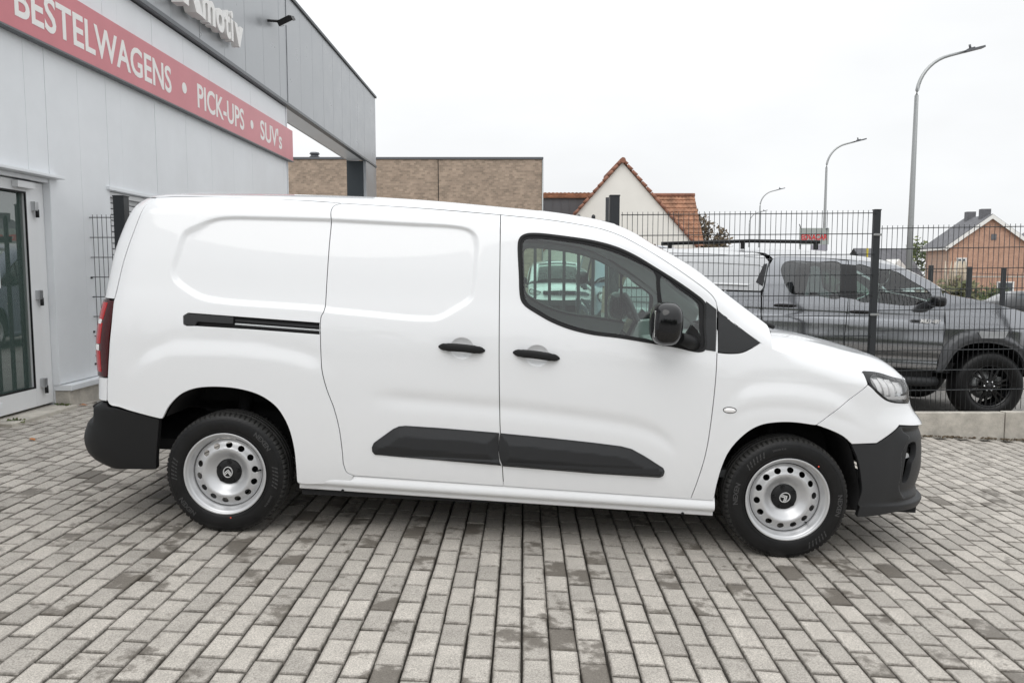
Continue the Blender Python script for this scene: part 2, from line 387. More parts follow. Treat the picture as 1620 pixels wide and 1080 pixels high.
# fascia panels
fs = [2.08 + .87 * i for i in range(0, 15)]
fs = [q for q in fs if q < 14.5] + [14.72] + [14.72 + .868 * i for i in range(1, 10)] + [23.3]
for a, b in zip(fs[:-1], fs[1:]):
    bbox('fascia_panel', -.02, .062 + random.uniform(-.0015, .0015), Y(a) + .004, Y(b) - .004, 4.47, 6.40, M['fascia'], bev=.006)
bbox('fascia_bottom_trim', -.03, .085, Y(2.0), Y(23.31), 4.415, 4.468, M['fascia_trim'])
bbox('fascia_coping', -.5, .10, Y(2.0), Y(23.34), 6.403, 6.46, M['anthracite'])
bbox('corner_trim', .063, .074, Y(14.69), Y(14.75), 4.47, 6.40, M['fascia'])
bbox('beam_back', -.47, -.44, END + .01, Y(23.3), 4.42, 6.40, M['fascia'])
bbox('beam_soffit', -.44, -.031, END + .01, Y(21.8), 4.425, 4.455, M['wall_panel'])
bbox('column', -.47, -.021, Y(21.8), Y(23.29), -1, 4.41, M['anthracite'])
bbox('column_cladding', -.018, .06, Y(21.82), Y(23.3), -1, 4.41, M['fascia'])
bbox('corner_post', -.10, .012, END - .002, END + .035, .33, 4.40, M['wall_panel'])
# glass door in its niche
DX = -.10
door = empty('door', (DX, 0, 0), 0, bld)
df = MB()
for (a, b, z0, z1) in [(6.385, 6.47, .16, 2.20), (7.10, 7.355, .16, 2.20), (6.47, 7.10, 2.10, 2.20), (6.47, 7.10, .16, .33)]:
    df.box((0, Y((a + b) / 2), (z0 + z1) / 2), (.07, b - a - .002, z1 - z0 - .002), bev=.004)
df.build('door_frame', M['white_pvc'], door)
MB().box((-.01, Y(6.785), 1.215), (.012, .64, 1.78)).build('door_glass', M['shop_glass'], door)
g = MB()
for (a, b, z0, z1) in [(7.085, 7.10, .33, 2.10), (6.47, 6.485, .33, 2.10), (6.485, 7.085, 2.085, 2.10), (6.485, 7.085, .33, .345)]: g.box((.03, Y((a + b) / 2), (z0 + z1) / 2), (.012, b - a, z1 - z0))
g.build('glazing_seal', M['rubber'], door)
MB().box((.065, Y(7.03), 2.155), (.055, .24, .06), bev=.006).build('door_closer', M['white_pvc'], door)
for z in (1.98, 1.18, .37):
    h = MB().box((.055, Y(7.185), z), (.045, .05, .085), bev=.005).build('hinge', M['alu'], door)
    MB().tube([(.065, Y(7.205), z - .10), (.065, Y(7.205), z - .03)], .016, 10).build('hinge_pin', M['trim'], h)
MB().box((.0, Y(6.66), 1.44), (.004, .16, .38)).build('notice', M['paper'], door)
for (ya, za, wa, ha) in ((6.70, 1.56, .05, .035), (6.69, 1.42, .06, .006), (6.68, 1.39, .06, .006), (6.69, 1.36, .06, .006)): MB().box((.004, Y(ya), za), (.002, wa, ha)).build('notice_print', M['ink'], door)
MB().tube([(.09, Y(6.53), 1.0), (.09, Y(6.53), 1.4)], .012, 10).box((.06, Y(6.53), 1.02), (.06, .016, .016)).box((.06, Y(6.53), 1.38), (.06, .016, .016)).build('door_handle', M['alu'], door)
bbox('door_lintel', -.05, .085, Y(6.30), Y(7.47), 2.248, 2.275, M['wall_panel'], bev=.004)
bbox('door_head_strip', -.05, -.01, Y(6.385), Y(7.355), 2.205, 2.243, M['wall_panel'])  # wall-coloured strip closing the niche below the lintel
bbox('door_jamb', -.20, -.002, Y(7.357), Y(7.366), .32, 2.24, M['wall_panel'], bev=0)
bbox('door_step', -.28, .16, Y(6.40), Y(7.345), -.2, .137, M['concrete'], bev=.006)
# window with white slats beside the post
win = empty('window', (0, 0, 0), 0, bld)
wf = MB()
for (a, b, z0, z1) in [(8.42, 8.47, .9, 2.24), (9.47, 9.52, .9, 2.24), (8.47, 9.47, 2.19, 2.24), (8.47, 9.47, .9, .95)]: wf.box((-.06, Y((a + b) / 2), (z0 + z1) / 2), (.06, b - a - .002, z1 - z0 - .002))
wf.build('window_frame', M['white_pvc'], win)
for k in range(20):
    MB().box((-.10, Y(8.97), .985 + k * .062), (.02, .99, .052), bev=.004).build('slat', M['shutter'], win)
bbox('window_hood', -.05, .03, Y(8.36), Y(9.56), 2.25, 2.285, M['wall_panel'])

# red sign band with its words
sign = tag(empty('sign_band', (-4.28, 7.4, 0), -.0153), 'long faded red sign band with white words BESTELWAGENS, PICK-UPS and SUV\'s on the grey wall', 'sign')
bbox('board', .006, .075, Y(5.0), Y(14.9), 3.445, 4.0, M['sign_red'], sign)
bbox('board_edge', .002, .082, Y(5.0), Y(14.905), 3.425, 3.443, M['fascia_trim'], sign)
def wall_text(name, txt, ya, yb, zb, zt, x, m, parent, depth=.002, bold=.018, m2=None, cap=None):
    v, f = text_mesh(txt, 1.0, .5, bold)
    ref, _ = text_mesh(cap or 'E', 1.0, 0, bold)
    b0, b1 = ref[:, 1].min(), ref[:, 1].max(); x0, x1 = v[:, 0].min(), v[:, 0].max()
    q = np.stack([x + (v[:, 2] + .5) * depth, Y(ya) + (v[:, 0] - x0) / (x1 - x0) * (yb - ya), zb + (v[:, 1] - b0) / (b1 - b0) * (zt - zb)], 1)
    o = mesh_obj(name, q, f, m, parent)
    bm = bmesh.new(); bm.from_mesh(o.data); bmesh.ops.recalc_face_normals(bm, faces=bm.faces[:]); bm.to_mesh(o.data); bm.free()
    return o
wall_text('word', 'BESTELWAGENS', 6.86, 9.83, 3.555, 3.865, .0755, M['sign_white'], sign)
wall_text('word', 'PICK-UPS', 10.60, 12.33, 3.555, 3.865, .0755, M['sign_white'], sign)
wall_text('word', "SUV's", 13.08, 14.22, 3.555, 3.865, .0755, M['sign_white'], sign)
for yy in (10.2, 12.68):
    MB().lathe([(.0, .0025), (.068, .0025), (.068, 0)], 20, 'x', False, Matrix.Translation((.0755, Y(yy), 3.71))).build('dot', M['sign_white'], sign)
# raised letters on the fascia: a K cut by the frame, then motiv
chan = tag(empty('raised_letters', (-4.28, 7.4, 0), -.0153), 'thick cream raised letters K motiv standing off the dark zinc fascia', 'sign lettering')
pos = {'m': (10.93, 11.36), 'o': (11.40, 11.70), 't': (11.735, 11.93), 'i': (11.965, 12.05), 'v': (12.10, 12.47)}
for ch in 'motiv':
    a, b = pos[ch]
    wall_text('letter', ch, a * .965, b * .965, 4.68, 4.985, .10, M['sign_white'], chan, depth=.11, bold=.03, cap='x')
wall_text('letter', 'K', 9.86, 10.46, 4.655, 5.60, .10, M['sign_white'], chan, depth=.15, bold=.05)
# floodlight
fl = tag(empty('floodlight', (-4.18, 13.62, 5.60)), 'small black floodlight on an arm above the raised letters', 'floodlight')
MB().box((.0, 0, 0), (.03, .12, .12), bev=.004).build('mount', M['trim'], fl)
MB().tube([(.01, 0, 0), (.16, .10, .02), (.22, .20, .05)], .022, 8).build('arm', M['trim'], fl)
Mh = Matrix.Translation((.30, .30, .08)) @ Matrix.Rotation(rad(-25), 4, 'Y') @ Matrix.Rotation(rad(18), 4, 'X')
hd = MB(); hd.box((0, 0, 0), (.26, .40, .07), Mh, bev=0)
for k in range(5): hd.box((0, -.16 + k * .08, .045), (.2, .012, .03), Mh)
hd.build('lamp_head', M['trim'], fl)
MB().box((0, 0, -.037), (.22, .34, .006), Mh).build('lamp_glass', M['chrome'], fl)

# ------------------------------------------------------------------ posts, gate, mesh fences and kerb
M['fence'] = mat('anthracite_fence', (.020, .023, .026), .45)
M['galv'] = mat('galvanised_clip', (.35, .36, .36), .4, metal=.8)
def post(x, y, z1, wx, wy, label, cat='fence post', group=None, cap=True):
    p = tag(empty('fence_post', (x, y, zg(x, y, -.05))), label, cat, group)
    h = z1 - zg(x, y, -.05)
    MB().box((0, 0, h / 2), (wx, wy, h), bev=.004).build('shaft', M['fence'], p)
    if cap: MB().box((0, 0, h + .006), (wx + .008, wy + .008, .012), bev=.003).build('cap', M['fence'], p)
    return p
def mesh_panel(name, xa, xb, y, zb, zt, label, slope=.012, dx=.05, group=None):
    root = tag(empty(name, (xa, y, zb)), label, 'fence', group)
    n = int(round((xb - xa) / dx)); h = zt - zb; S = lambda x: slope * x
    vs = [((i * dx, 0, S(i * dx) - .01), (i * dx, 0, h + S(i * dx) + .028)) for i in range(n + 1)]
    m = rods(vs, .0031); tag(m.build('upright_wires', M['fence'], root), kind='stuff')
    hs = []
    for k in range(int(h / .2) + 1):
        z = h - k * .2
        if z < -.01: break
        hs += [((-.01, s * .0062, z), ((xb - xa) + .01, s * .0062, z + S(xb - xa))) for s in (-1, 1)]
    tag(rods(hs, .0042).build('cross_wires', M['fence'], root), kind='stuff')
    return root
post(1.00, 7.74, 2.12, .092, .09, 'tall dark square gate post standing above the van windscreen', 'gate post')
gp = tag(empty('guide_pole', (.945, 7.86, zg(.94, 7.86))), 'thin dark guide pole just left of the tall gate post', 'pole')
MB().tube([(0, 0, 0), (0, 0, 2.22)], .018, 10).build('shaft', M['fence'], gp)
p = post(3.57, 7.75, 1.985, .062, .05, 'dark fence post between the two mesh panels in front of the grey pickup')
for z in (.35, 1.02, 1.80):
    MB().box((0, -.032, z - zg(3.57, 7.75)), (.085, .018, .022), bev=.003).build('clip', M['galv'], p)
post(6.12, 7.75, 1.92, .062, .05, 'dark fence post at the right end of the mesh fence')
mesh_panel('mesh_fence', 1.075, 3.54, 7.72, .04, 1.94, 'taller dark wire mesh fence panel between gate post and middle post', .008)
mesh_panel('mesh_fence', 3.615, 6.10, 7.72, .02, 1.81, 'lower dark wire mesh fence panel in front of the pickup wheel', .014)
mesh_panel('mesh_fence', -4.285, -4.02, 8.0, .36, 1.935, 'narrow dark mesh fence strip between grey wall and gate post', 0, .046)
for z in (.45, .78, 1.33): tag(MB().box((-4.285, 7.985, z), (.045, .03, .022), bev=.004).build('fence_clip', M['fence'], None), f'small dark clip holding the narrow mesh strip to the wall, {["lowest", "middle", "upper"][[.45, .78, 1.33].index(z)]} of three', 'clip', 'clips on the narrow mesh strip')
post(-3.945, 8.0, 2.14, .11, .11, 'dark square gate post behind the rear edge of the van', 'gate post')
post(-3.74, 8.06, 2.06, .08, .08, 'thinner grey gate guide post right of the rear gate post', 'gate post')
gate = tag(empty('sliding_gate', (-3.66, 8.02, zg(-1.4, 8.02))), 'dark sliding gate of square upright bars behind the white van', 'gate')
nb = 31; gz = 2.0
for k in range(nb):
    x = .06 + k * .1475
    if x > 4.5: break
    b = MB(); b.box((x, 0, .98), (.030, .030, 1.90)); b.sphere((x, 0, 1.94), (.021, .021, .03), 8, 5); b.build('bar', M['fence'], gate)
for z in (.10, 1.72): MB().box((2.28, 0, z), (4.52, .05, .06)).build('rail', M['fence'], gate)
kb = tag(empty('kerb_wall', (1.0, 7.70, -.26)), 'low pale concrete kerb wall under the mesh fence', 'kerb')
for k in range(3):
    MB().box((.02 + k * 1.93 + .96, 0, .0), (1.92, .10, .51 + .012 * k), bev=.006).build('concrete_plank', M['concrete'], kb)

# ------------------------------------------------------------------ panels cut from a curved body side
def dens(seg, step=.010, smooth=True, closed=False):
    P = np.array(seg, float)
    if len(P) < 3 or not smooth: Q = P if not closed else np.vstack([P, P[:1]])
    else:
        if closed: E_ = np.vstack([P[-1], P, P[0], P[1]])
        else: E_ = np.vstack([2 * P[0] - P[1], P, 2 * P[-1] - P[-2]])
        Q = []
        for i in range(1, len(E_) - 2):
            p0, p1, p2, p3 = E_[i - 1:i + 3]; d = lambda a, b: max(np.hypot(*(b - a)) ** .5, 1e-5)
            t0 = 0; t1 = d(p0, p1); t2 = t1 + d(p1, p2); t3 = t2 + d(p2, p3)
            for t in np.linspace(t1, t2, 9)[:-1]:
                a1 = (t1 - t) / (t1 - t0) * p0 + (t - t0) / (t1 - t0) * p1; a2 = (t2 - t) / (t2 - t1) * p1 + (t - t1) / (t2 - t1) * p2
                a3 = (t3 - t) / (t3 - t2) * p2 + (t - t2) / (t3 - t2) * p3
                b1 = (t2 - t) / (t2 - t0) * a1 + (t - t0) / (t2 - t0) * a2; b2 = (t3 - t) / (t3 - t1) * a2 + (t - t1) / (t3 - t1) * a3
                Q.append((t2 - t) / (t2 - t1) * b1 + (t - t1) / (t2 - t1) * b2)
        Q.append(E_[-2]); Q = np.array(Q)
    L_ = np.concatenate([[0], np.cumsum(np.hypot(*np.diff(Q, axis=0).T))])
    n = max(int(L_[-1] / step), 1); t = np.linspace(0, L_[-1], n + 1)
    R = np.stack([np.interp(t, L_, Q[:, 0]), np.interp(t, L_, Q[:, 1])], 1)
    return R[:-1] if closed else R
def loop(*segs, step=.010):
    "segments joined corner to corner into one closed outline, counter-clockwise"
    pts = []
    for s in segs:
        d = dens(s, step)
        pts += [p for p in d if not pts or np.hypot(*(p - pts[-1])) > .0015]
    if np.hypot(*(pts[0] - pts[-1])) < .0015: pts.pop()
    P = np.array(pts); x, y = P.T
    if (x * np.roll(y, -1) - np.roll(x, -1) * y).sum() < 0: P = P[::-1]
    return P
def ccw(P):
    x, y = P.T
    return P if (x * np.roll(y, -1) - np.roll(x, -1) * y).sum() > 0 else P[::-1]
def offset_loop(P, d, fix=None):
    e = np.roll(P, -1, 0) - P; e /= np.maximum(np.hypot(*e.T)[:, None], 1e-9)
    n = np.stack([-e[:, 1], e[:, 0]], 1); m = n + np.roll(n, 1, 0); l = np.hypot(*m.T)
    m = m / np.maximum(l, .7)[:, None] / np.maximum(l / 2, .6)[:, None]
    Q = P + m * d
    if fix is not None: k = fix(P); Q[k] = P[k]
    return Q
def inside(P, q):
    x, y = q[:, 0][:, None], q[:, 1][:, None]; x0, y0 = P.T; x1, y1 = np.roll(P, -1, 0).T
    c = ((y0 > y) != (y1 > y)) & (x < (x1 - x0) * (y - y0) / (y1 - y0 + 1e-15) + x0)
    return c.sum(1) % 2 == 1
def dist(P, q, closed=True):
    A = P if closed else P[:-1]; B_ = np.roll(P, -1, 0) if closed else P[1:]
    out_ = np.full(len(q), 9e9)
    for i0 in range(0, len(q), 4000):
        qq = q[i0:i0 + 4000, None, :]; d = (B_ - A)[None]
        t = np.clip(((qq - A[None]) * d).sum(-1) / np.maximum((d * d).sum(-1), 1e-12), 0, 1)
        out_[i0:i0 + 4000] = np.sqrt((((A[None] + t[..., None] * d) - qq) ** 2).sum(-1)).min(1)
    return out_
def sdist(P, q):
    d = dist(P, q); return np.where(inside(P, q), d, -d)
sstep = lambda a, b, x: (lambda t: t * t * (3 - 2 * t))(np.clip((x - a) / (b - a), 0, 1))
def triangulate(out_, holes, grid, extra=None):
    lo, hi = out_.min(0), out_.max(0)
    gx, gy = np.meshgrid(np.arange(lo[0] + grid * .5, hi[0], grid), np.arange(lo[1] + grid * .5, hi[1], grid))
    gx[1::2] += grid * .5
    q = np.stack([gx.ravel(), gy.ravel()], 1)
    if extra is not None: q = np.vstack([q[avoid_grid(q)], extra])
    k = inside(out_, q)
    for h in holes: k &= ~inside(h, q)
    q = q[k]
    k = dist(out_, q) > grid * .35
    for h in holes: k &= dist(h, q) > grid * .35
    q = q[k]
    V_ = [Vector(p) for p in out_]; E_ = [(i, (i + 1) % len(out_)) for i in range(len(out_))]
    for h in holes:
        b = len(V_); V_ += [Vector(p) for p in h]; E_ += [(b + i, b + (i + 1) % len(h)) for i in range(len(h))]
    V_ += [Vector(p) for p in q]
    r = delaunay_2d_cdt(V_, E_, [], 0, 1e-6)
    v = np.array([p[:] for p in r[0]]); f = np.array([t for t in r[2] if len(t) == 3])
    c = v[f].mean(1); k = inside(out_, c)
    for h in holes: k &= ~inside(h, c)
    return v, f[k]
def avoid_grid(q):
    k = dist(V_BLANK, q) > .046
    for c in (TR['cup_l'][0], TR['cup_r'][0]): k &= ((q[:, 0] - c[0]) / .062) ** 2 + ((q[:, 1] - c[1]) / .055) ** 2 > 1.25
    return k
def surf_eval(S, s, z, off, e=2e-4):
    "points and outward normals on surface S pushed out by off(s,z)"
    def base(a, b):
        p = S(a, b); du = S(a + e, b) - S(a - e, b); dv = S(a, b + e) - S(a, b - e)
        n = -np.cross(du, dv); n /= np.maximum(np.linalg.norm(n, axis=-1, keepdims=True), 1e-12)
        q = np.stack([a, b], -1).reshape(-1, 2); o = off(q) if callable(off) else np.full(len(q), off)
        return p + n * o.reshape(p.shape[:-1])[..., None]
    p = base(s, z); h = 2e-3
    n = -np.cross(base(s + h, z) - base(s - h, z), base(s, z + h) - base(s, z - h)); n /= np.maximum(np.linalg.norm(n, axis=-1, keepdims=True), 1e-12)
    return p, n
def panel(name, outline, material, parent, S, holes=(), off=0.0, gap=.0032, thick=.022, grid=.016, side=-1, fix=None, both=False, rim=True, extra=None):
    """a sheet with the outline cut out of surface S, edges folded inwards; side -1 = right, +1 = left, both = one mesh over both sides"""
    out_ = offset_loop(outline, gap, fix); hs = [offset_loop(ccw(h), -gap) for h in holes]
    v, f = triangulate(out_, hs, grid, extra)
    p, n = surf_eval(S, v[:, 0], v[:, 1], off)
    PV, PN, PF = [p], [n], [f]; base = len(p)
    if rim:
        for lp, sg in [(out_, 1)] + [(h, -1) for h in hs]:
            a, na = surf_eval(S, lp[:, 0], lp[:, 1], off)
            t = np.roll(a, -1, 0) - np.roll(a, 1, 0); t /= np.maximum(np.linalg.norm(t, axis=1, keepdims=True), 1e-9)
            o = np.cross(na, t) * sg; m = len(lp); i = np.arange(m); j = (i + 1) % m
            b = a - na * .0022 + o * .0012; c = a - na * thick
            n1 = na + o; n1 /= np.linalg.norm(n1, axis=1, keepdims=True)
            PV += [a, b, b, c]; PN += [na, n1, o, o]
            for k in (0, 2):
                q = np.stack([base + k * m + i, base + (k + 1) * m + i, base + (k + 1) * m + j, base + k * m + j], 1)
                if sg < 0: q = q[:, ::-1]
                PF.append(q[:, [0, 1, 2]]); PF.append(q[:, [0, 2, 3]])
            base += 4 * m
    Vv, Nn, Ff = np.vstack(PV), np.vstack(PN), np.vstack(PF)
    def one(sd):
        w = Vv * [1, sd, 1]; nn = Nn * [1, sd, 1]; ff = Ff if sd < 0 else Ff[:, ::-1]
        return w, nn, ff
    if both:
        a, b = one(-1), one(1)
        return mesh_obj(name, np.vstack([a[0], b[0]]), np.vstack([a[2], b[2] + len(a[0])]), material, parent, normals=np.vstack([a[1], b[1]]))
    w, nn, ff = one(side)
    return mesh_obj(name, w, ff, material, parent, normals=nn)
def dome(outline, h, w):
    "height profile rising from the outline over width w"
    return lambda q: h * np.sqrt(np.clip(1 - (1 - np.clip(dist(outline, q) / w, 0, 1)) ** 2, 0, 1))

# ------------------------------------------------------------------ the white van (axes: x forward from the rear axle, z up from its ground)
def hermite(xs,ys):
    xs=np.array(xs,float);ys=np.array(ys,float)
    d=np.diff(ys)/np.diff(xs);m=np.zeros_like(ys)
    m[1:-1]=np.where(d[:-1]*d[1:]>0,2*d[:-1]*d[1:]/(d[:-1]+d[1:]+1e-12),0);m[0]=d[0];m[-1]=d[-1]
    def f(x):
        x=np.asarray(x,float);xc=np.clip(x,xs[0],xs[-1])
        i=np.clip(np.searchsorted(xs,xc)-1,0,len(xs)-2)
        h=xs[i+1]-xs[i];t=(xc-xs[i])/h
        return (ys[i]*(1+2*t)*(1-t)**2+h*m[i]*t*(1-t)**2+ys[i+1]*t*t*(3-2*t)+h*m[i+1]*t*t*(t-1))
    return f
WP=hermite([.10,.20,.30,.40,.55,.70,.85,1.0,1.10,1.2,1.3,1.45,1.6,1.7,1.9],[.84,.862,.885,.900,.912,.918,.920,.917,.908,.892,.870,.838,.800,.772,.715])
ZT=hermite([-.9,-.42,-.327,.244,.586,.88,1.354,1.653,1.947,2.046,2.145,2.244,2.446,2.65,2.855,2.95,3.2,3.4,3.6,3.9],
           [1.80,1.797,1.800,1.811,1.814,1.809,1.787,1.769,1.735,1.715,1.675,1.621,1.514,1.366,1.222,1.155,1.075,1.03,.985,.93])
XF=hermite([.10,.163,.251,.289,.309,.40,.478,.624,.704,.795,.842,.916,1.0,1.1],[3.6,3.768,3.891,3.904,3.862,3.885,3.895,3.879,3.857,3.785,3.765,3.76,3.71,3.6])
XR=hermite([.28,.295,.307,.344,.388,.447,.564,.64,.668,.796,.97,1.067,1.22,1.447,1.598,1.721,1.751,1.775,1.80],
           [-.60,-.66,-.74,-.847,-.89,-.903,-.868,-.862,-.799,-.798,-.809,-.801,-.773,-.742,-.699,-.641,-.608,-.575,-.47])
SF,NF=2.95,3.5      # front plan rounding starts here
SR,NR=-.35,4.5     # rear plan rounding
def _arc(n,a,b):
    t=np.linspace(0,1,4001)
    # superellipse param by angle blended, arc length
    th=t*np.pi/2
    xi=np.sin(th)**(2/n);eta=np.cos(th)**(2/n)
    L=np.concatenate([[0],np.cumsum(np.hypot(np.diff(xi)*a,np.diff(eta)*b))])
    return L,xi,eta
LF,XIF,ETF=_arc(NF,.9,.9)
LR,XIR,ETR=_arc(NR,.48,.88)
SMAX=SF+LF[-1];SMIN=SR-LR[-1]
RT=.12
def zround(x,z):
    zt=ZT(x);u=np.clip((z-(zt-RT))/RT,0,.985)
    return RT*(1-np.sqrt(1-u*u))
def taper(x,z):
    a=np.clip((x-1.6)/1.5,0,1);a=a*a*(3-2*a)
    b=np.clip((z-.95)/.3,0,1)
    return 1-.035*a*b
def S0(s,z):
    """base side surface, returns x, y(positive outwards), z"""
    s=np.asarray(s,float);z=np.asarray(z,float)
    xi=np.where(s>SF,np.interp(s-SF,LF,XIF),np.where(s<SR,np.interp(SR-s,LR,XIR),0))
    et=np.where(s>SF,np.interp(s-SF,LF,ETF),np.where(s<SR,np.interp(SR-s,LR,ETR),1))
    x=np.where(s>SF,SF+(XF(z)-SF)*xi,np.where(s<SR,SR+(XR(z)-SR)*xi,s))
    y=(WP(z)*taper(x,z)-zround(x,z))*et
    return np.stack([x,y,z+0*x],-1)

